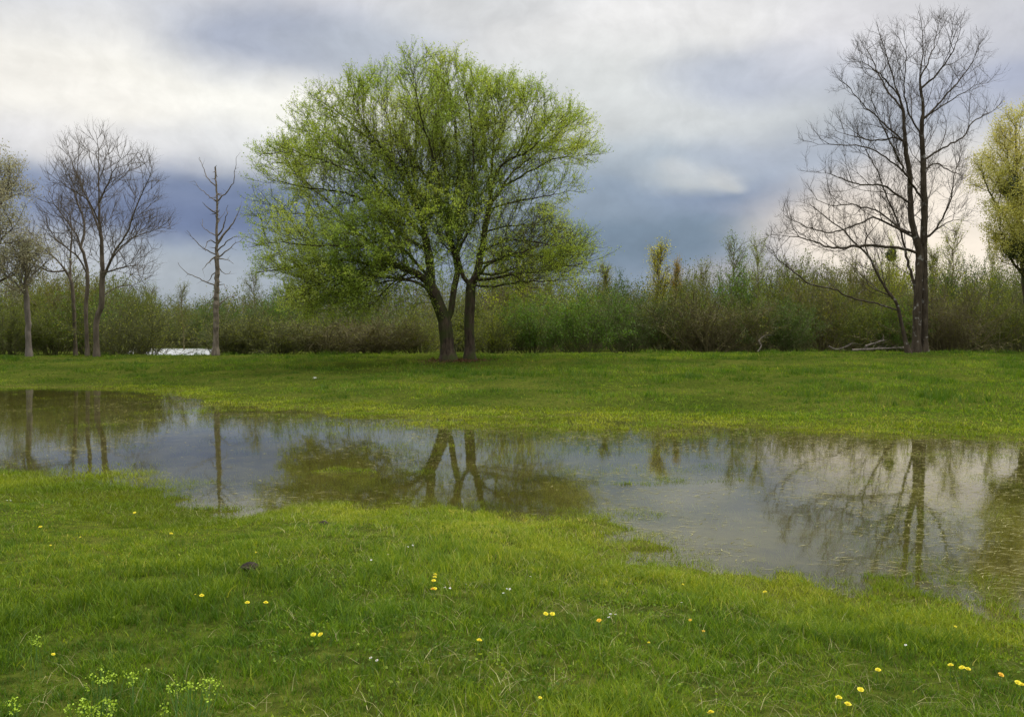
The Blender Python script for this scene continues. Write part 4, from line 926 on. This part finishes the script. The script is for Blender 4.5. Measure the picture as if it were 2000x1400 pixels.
# far wood behind everything, one mass
rs = np.random.RandomState(80)
PX = [-400, 0, 100, 200, 280, 330, 400, 520, 700, 900, 1000, 1100, 1200, 1300, 1400, 1500, 1600, 1700, 1800, 1900, 2000, 2400]
PT = [560, 545, 525, 540, 572, 596, 586, 560, 570, 555, 530, 540, 555, 545, 535, 530, 505, 525, 520, 515, 520, 530]
nst = 9000; sx = -500 + rs.rand(nst) * 3000; Ds = 66 + rs.rand(nst) * 24; Ds = np.where((sx > 250) & (sx < 430), 92 + rs.rand(nst) * 14, Ds)
topy = np.interp(sx, PX, PT) + rs.randn(nst) * 7 + fbm(sx, sx * 0, .02, 3) * 50
base = at(sx, 690 + 0 * sx, Ds); base[:, 2] = height(base[:, 0], base[:, 1]); Hh = at(sx, topy, Ds)[:, 2] - base[:, 2]; Hh *= .5 + .42 * rs.rand(nst) ** .5
b = MB(); P = base; d = nrm(np.stack([rs.randn(nst) * .15, rs.randn(nst) * .15, np.ones(nst)], -1)); LPp = []
for i in range(5):
    d1 = nrm(d + rs.randn(nst, 3) * .1); Q = P + d1 * (Hh / 5)[:, None]
    V, Fq = tubes(P, Q, d, d1, np.full(nst, .035 * (1 - i / 5.5)), np.full(nst, .035 * (1 - (i + 1) / 5.5)), 3); b.add(V, Fq); P = Q; d = d1; LPp += [Q - d1 * (Hh / 10)[:, None], Q]
E, p1, _ = twigs(np.concatenate(LPp[1::2]), np.tile(d, (5, 1)), 1, 1.1, .014, rs, .5, .3, 2); V, Fq = tubes(*E, 3); b.add(V, Fq)
wood = b.build('far_wood', M_TWIG); wood.color = (.8, .75, .7, 1); tag(wood, 'brown mass of far leafless stems behind the hedgerow', 'woodland', kind='stuff')
Pn = np.concatenate(LPp + p1); Pn = Pn[rs.randint(0, len(Pn), 230000)]; V, Fq = leaves(Pn, .15, rs, .35, .6); c = MB(); c.add(V, Fq, np.repeat(rs.rand(len(Pn)), 4))
fw = c.build('far_foliage', M_BUSHLEAF, None, False); fw.color = (.9, .85, .8, 1); tag(fw, 'olive mass of far budding foliage behind the hedgerow', 'woodland', kind='stuff')

# ------------------------------------------------------------------ mistletoe and ivy
def clump(px, py, D, r, name, label, cat, n=2500):
    rs = np.random.RandomState(int(px)); c = at(px, py, D); v = nrm(rs.randn(n, 3)) * (rs.rand(n)[:, None] ** .45) * r; k = 1 + fbm(v[:, 0] * 3, v[:, 2] * 3, 1.0, 2)[:, None] * .6
    V, Fq = leaves(v * k, .1, rs, .03); m_ = MB(); m_.add(V, Fq, np.repeat(rs.rand(n), 4)); o = m_.build(name, M_IVY, None, False); o.location = tuple(c); return tag(o, label, cat)
clump(1741, 497, 66, .42, 'mistletoe', 'dark mistletoe ball in the pale tree behind the fork', 'mistletoe')
clump(1976, 366, 45.3, .55, 'mistletoe', 'upper dark mistletoe clump in the yellow-green edge tree', 'mistletoe')
clump(1992, 480, 45.2, .85, 'ivy', 'dark ivy mass round the stem of the yellow-green edge tree', 'ivy', 6000)
clump(1946, 465, 60, .28, 'mistletoe', 'small dark mistletoe ball in the slender sapling', 'mistletoe', 900)

# ------------------------------------------------------------------ fallen branches
def branch(pts, D, r, name, label, mat, cat, grp=None):
    W = [at(x, y, D + i * .15) for i, (x, y) in enumerate(pts)]; o0 = W[0].copy(); S = spline(np.array(W) - o0, .12); n = len(S)
    T = nrm(np.gradient(S, axis=0)); rr = r * (1 - np.linspace(0, 1, n) * .7); b = MB(); V, Fq = tubes(S[:-1], S[1:], T[:-1], T[1:], rr[:-1], rr[1:], 6); b.add(V, Fq)
    rs = np.random.RandomState(int(pts[0][0])); E, _, _ = twigs(S[3:], T[3:], 1, .5, r * .3, rs, .7, .3); V, Fq = tubes(*E, 3); b.add(V, Fq)
    o = b.build(name, mat); o.location = tuple(o0); return tag(o, label, cat, grp)
FB = 'fallen branches at the foot of the hedge'
branch([(1664, 684), (1700, 682), (1740, 680), (1772, 678)], 46.4, .07, 'fallen_branch', 'long pale fallen branch lying beside the foot of the tall bare tree', M_PALEBARK, 'branch', FB)
branch([(1690, 676), (1715, 668), (1728, 664)], 47, .06, 'fallen_branch', 'short pale fallen branch sticking up above the long one', M_PALEBARK, 'branch', FB)
branch([(1618, 676), (1632, 682), (1650, 678), (1665, 670)], 46.6, .05, 'fallen_branch', 'crooked pale fallen branch left of the long one', M_PALEBARK, 'branch', FB)
branch([(1480, 687), (1487, 675), (1482, 665), (1495, 655)], 46.6, .04, 'fallen_branch', 'thin pale broken branch standing at the hedge foot below the grey saplings', M_PALEBARK, 'branch', FB)
branch([(300, 682), (305, 688), (310, 693)], 48, .035, 'dead_stick', 'dark stick slanting in front of the pale water', M_DARKBARK, 'stick')

# ------------------------------------------------------------------ molehills
def molehill(px, py, w, label):
    p = hit(px, py); rs = np.random.RandomState(px); n = 500
    rad = rs.rand(n) ** .5 * w; az = rs.rand(n) * 6.28; h = w * .5 * (1 - (rad / w) ** 2); c = np.stack([rad * np.cos(az), rad * np.sin(az), h], -1)
    b = MB(); s = (w * .12 * (.5 + rs.rand(n)))[:, None]; crn = np.array([[-1, -1, -1], [1, -1, -1], [1, 1, -1], [-1, 1, -1], [-1, -1, 1], [1, -1, 1], [1, 1, 1], [-1, 1, 1]]) * .6
    V = c[:, None] + (crn[None] + rs.randn(n, 8, 3) * .25) * s[:, None]; f = np.array([[0, 3, 2, 1], [4, 5, 6, 7], [0, 1, 5, 4], [1, 2, 6, 5], [2, 3, 7, 6], [3, 0, 4, 7]])
    b.add(V, (np.arange(n) * 8)[:, None, None] + f[None]); o = b.build('molehill', M_SOIL, None, True); o.location = tuple(p + np.array([0, 0, .02])); tag(o, label, 'molehill', 'molehills in the grass')
M_SOIL = plain('dark_soil', (.035, .022, .014), .95)
molehill(488, 1113, .055, 'dark crumbly molehill in the grass above the orange dandelion pair')
molehill(632, 1026, .04, 'low brown molehill near the water edge')

# ------------------------------------------------------------------ flowers
M_YEL = plain('yellow_petal', (.9, .74, .02)); M_ORG = plain('orange_petal', (.85, .5, .02)); M_WHT = plain('white_petal', (.8, .8, .76)); M_CTR = plain('flower_centre', (.7, .42, .02)); M_STEM = plain('flower_stem', (.1, .2, .03)); M_LIME = plain('lime_bract', (.30, .42, .012))
def disc_mesh(n, r0, r1, layers, lift, seed, wid=.35):
    rs = np.random.RandomState(seed); V = []
    for l in range(layers):
        for i in range(n):
            a = (i + .5 * l) * 2 * math.pi / n + rs.randn() * .08; rr = r1 * (1 - .28 * l) * (.9 + .2 * rs.rand()); z1 = lift * (l + .4) + rs.randn() * .0008
            c, s = math.cos(a), math.sin(a); w_ = rr * wid
            V += [(r0 * c, r0 * s, lift * l * .6), (rr * .7 * c - w_ * s, rr * .7 * s + w_ * c, z1), (rr * c, rr * s, z1 + .001), (rr * .7 * c + w_ * s, rr * .7 * s - w_ * c, z1)]
    V = np.array(V, float); return mesh('petals', V, np.arange(len(V)).reshape(-1, 4))
def stem_mesh(h, seed, r=.0016):
    rs = np.random.RandomState(seed); S = np.stack([np.cumsum(rs.randn(5) * .003), np.cumsum(rs.randn(5) * .003), np.linspace(-h, 0, 5)], -1); S[:, :2] -= S[-1, :2]
    T = nrm(np.gradient(S, axis=0)); V, Fq = tubes(S[:-1], S[1:], T[:-1], T[1:], np.full(4, r), np.full(4, r), 5); return mesh('stem', V, Fq.reshape(-1, 4), smooth=True)
HF = .11
st_me = stem_mesh(HF, 1); st_me.materials.append(M_STEM)
dand = disc_mesh(18, .001, .019, 3, .004, 2, .2); dand.materials.append(M_YEL)
dando = disc_mesh(16, .001, .019, 3, .004, 3, .2); dando.materials.append(M_ORG)
dais = disc_mesh(13, .003, .010, 1, .001, 4, .22); dais.materials.append(M_WHT)
ctr_me = disc_mesh(8, .0, .0035, 2, .002, 5, .5); ctr_me.materials.append(M_CTR)
def flower(px, py, kind, label, grp, s=1):
    p = hit(px, py, HF * s * .95); root = empty(kind, tuple(p)); root.scale = (s, s, s); rr = random.Random(px * 7 + py)
    root.rotation_euler = (rr.uniform(-.1, .4), rr.uniform(-.3, .3), rr.random() * 6); tag(root, label, 'flower', grp)
    root.rotation_euler = (R(18) * rr.random(), 0, 0)
    a = bpy.data.objects.new('stem', st_me); C.objects.link(a); a.parent = root
    b = bpy.data.objects.new('flower_head', {'dandelion': dand, 'orange_flower': dando, 'daisy': dais}[kind]); C.objects.link(b); b.parent = root
    b.rotation_euler = (R(25) * rr.random(), R(20) * (rr.random() - .5), rr.random() * 6)
    if kind == 'daisy': c = bpy.data.objects.new('flower_centre', ctr_me); C.objects.link(c); c.parent = b; c.location = (0, 0, .0015)
GD = 'yellow flowers in the foreground grass'; GW = 'white daisies in the grass'
YEL = [(263, 1002, 'yellow dandelion nearest the water on the left'), (334, 1042, 'yellow flower in the darker grass below the left water edge'), (157, 1049, 'small yellow flower at left, below the one by the water'), (79, 1029, 'yellow flower closest to the left edge, upper one'), (99, 1065, 'faint yellow flower near the left edge, lower one'),
 (500, 1079, 'tiny yellow flower above the dark molehill'), (394, 1163, 'larger yellow flower of the pair left of the two single ones'), (382, 1162, 'smaller yellow flower touching the larger one on its left'), (483, 1177, 'left one of two single yellow flowers below the dark molehill'), (519, 1177, 'right one of two single yellow flowers below the dark molehill'),
 (612, 1240, 'left flower of the bright yellow pair in the lower left grass'), (626, 1240, 'right flower of the bright yellow pair in the lower left grass'), (104, 1278, 'small lime-yellow flower above the lime spurge'),
 (850, 1122, 'topmost yellow flower of the little column in the middle'), (849, 1127, 'second yellow flower of the little column in the middle'), (847, 1134, 'third yellow flower of the little column in the middle'), (849, 1150, 'lowest yellow flower of the little column in the middle'), (845, 1151, 'orange-tinged flower beside the lowest of the little column'),
 (1066, 1199, 'left flower of the yellow pair right of the middle'), (1079, 1199, 'right flower of the yellow pair right of the middle'), (1170, 1212, 'orange-yellow flower next to the white daisies right of the middle'), (936, 1251, 'single yellow flower on a tall stalk below the middle'), (1267, 1255, 'single small yellow flower right of the middle, lower meadow'), (1055, 1362, 'lone small yellow flower at the bottom centre'),
 (1494, 1156, 'yellow flower just below the right water edge'), (1334, 1141, 'faint yellow flower left of the one by the right water edge'), (1348, 1211, 'faint orange flower below the right water'), (1374, 1233, 'pale orange flower lower right of the faint one'),
 (1857, 1299, 'left flower of the yellow trio at right'), (1879, 1304, 'middle flower of the yellow trio at right'), (1890, 1307, 'right flower of the yellow trio at right'), (1715, 1308, 'single yellow flower left of the trio'), (1681, 1346, 'upper flower of the triangle at the bottom right'), (1638, 1363, 'left flower of the triangle at the bottom right'), (1656, 1375, 'lowest flower of the triangle at the bottom right'),
 (1388, 1391, 'yellow flower at the very bottom, right of centre'), (1955, 1318, 'pale orange flower near the right edge'), (1988, 1333, 'yellow flower at the right edge, upper of two'), (1996, 1337, 'yellow flower cut by the right edge'), (1866, 1224, 'faint yellow flower above the trio at right')]
for i, (x, y, lab) in enumerate(YEL):
    flower(x, y, 'orange_flower' if 'orange' in lab else 'dandelion', lab, GD, .5 if ('small' in lab or 'faint' in lab or 'tiny' in lab) else .85)
WHT = [(797, 1068, 'left daisy of the two above the middle flower column'), (806, 1065, 'right daisy of the two above the middle flower column'), (758, 1083, 'larger white daisy left of the daisy pair'), (725, 1093, 'small white daisy furthest left of the middle daisies'), (869, 1147, 'white daisy beside the lowest column flower'), (879, 1149, 'white daisy a little right of the column daisy'), (910, 1140, 'single daisy right of the flower column'),
 (990, 1150, 'left daisy of the trio in the centre'), (996, 1151, 'right daisy of the trio in the centre'), (983, 1158, 'lowest daisy of the trio in the centre'), (1192, 1199, 'left daisy beside the orange-yellow flower'), (1202, 1200, 'right daisy beside the orange-yellow flower'), (1189, 1205, 'lower daisy beside the orange-yellow flower'), (1036, 1126, 'lone daisy in the centre below the water'),
 (736, 1290, 'right one of two faint daisies in the lower grass'), (724, 1285, 'left one of two faint daisies in the lower grass'), (1331, 1176, 'white daisy below the right water edge'), (1769, 1259, 'small white daisy in the right grass'), (14, 977, 'left daisy at the left edge by the water'), (21, 977, 'right daisy at the left edge by the water'), (84, 1006, 'small daisy below the left edge pair')]
for x, y, lab in WHT: flower(x, y, 'daisy', lab, GW, .75)
p = hit(615, 739, .06); o = link('white_flower', disc_mesh(11, .005, .09, 2, .03, 9, .35), M_WHT); o.location = tuple(p); tag(o, 'lone white bloom on the shaded bank left of the big tree', 'flower')
# lime-coloured spurge
def spurge(px, py, n, w, label):
    rs = np.random.RandomState(px + py); p = hit(px, py, .15); g = p.copy(); g[2] = float(height(p[0], p[1])); root = empty('spurge_plant', tuple(g)); tag(root, label, 'plant', 'lime spurge in the lower left grass')
    b = MB(); hd = MB()
    for i in range(n):
        bx, by = rs.randn(2) * w * .25; tx, ty = bx + rs.randn() * w * .25, by + rs.randn() * .03; h = .15 + rs.rand() * .04
        S = np.array([[bx, by, 0], [(bx + tx) / 2, (by + ty) / 2, h * .5], [tx, ty, h]]); T = nrm(np.gradient(S, axis=0)); V, Fq = tubes(S[:-1], S[1:], T[:-1], T[1:], np.full(2, .0015), np.full(2, .0012), 4); b.add(V, Fq)
        V, Fq = leaves(np.repeat(S[2:], 14, 0), .0085, rs, .008, .9); hd = MB(); hd.add(V, Fq, rs.rand(len(V))); hd.build('flower_head', M_LIME, root, False)
    b.build('stems', M_STEM, root)
for a in [(190, 1335, 7, .10, 'lime spurge clump left of the middle lime clump'), (222, 1330, 8, .10, 'lime spurge clump in the middle of the left three'), (256, 1333, 5, .06, 'small lime spurge at the right of the left three'), (370, 1352, 16, .16, 'widest lime spurge clump near the bottom left'), (402, 1346, 8, .08, 'lime spurge tuft at the right end of the widest clump'), (325, 1386, 3, .05, 'tiny lime spurge sprig below the widest clump'), (180, 1392, 14, .12, 'bright lime spurge clump on the bottom edge'), (222, 1394, 10, .09, 'lime spurge on the bottom edge right of the brightest'), (152, 1396, 6, .06, 'lime spurge on the bottom edge left of the brightest'), (28, 1390, 5, .06, 'lime spurge in the bottom left corner'), (65, 1262, 5, .06, 'lime spurge sprig standing alone near the left edge')]:
    spurge(*a)
print('objects', len(bpy.data.objects), 'verts', sum(len(m.vertices) for m in bpy.data.meshes))
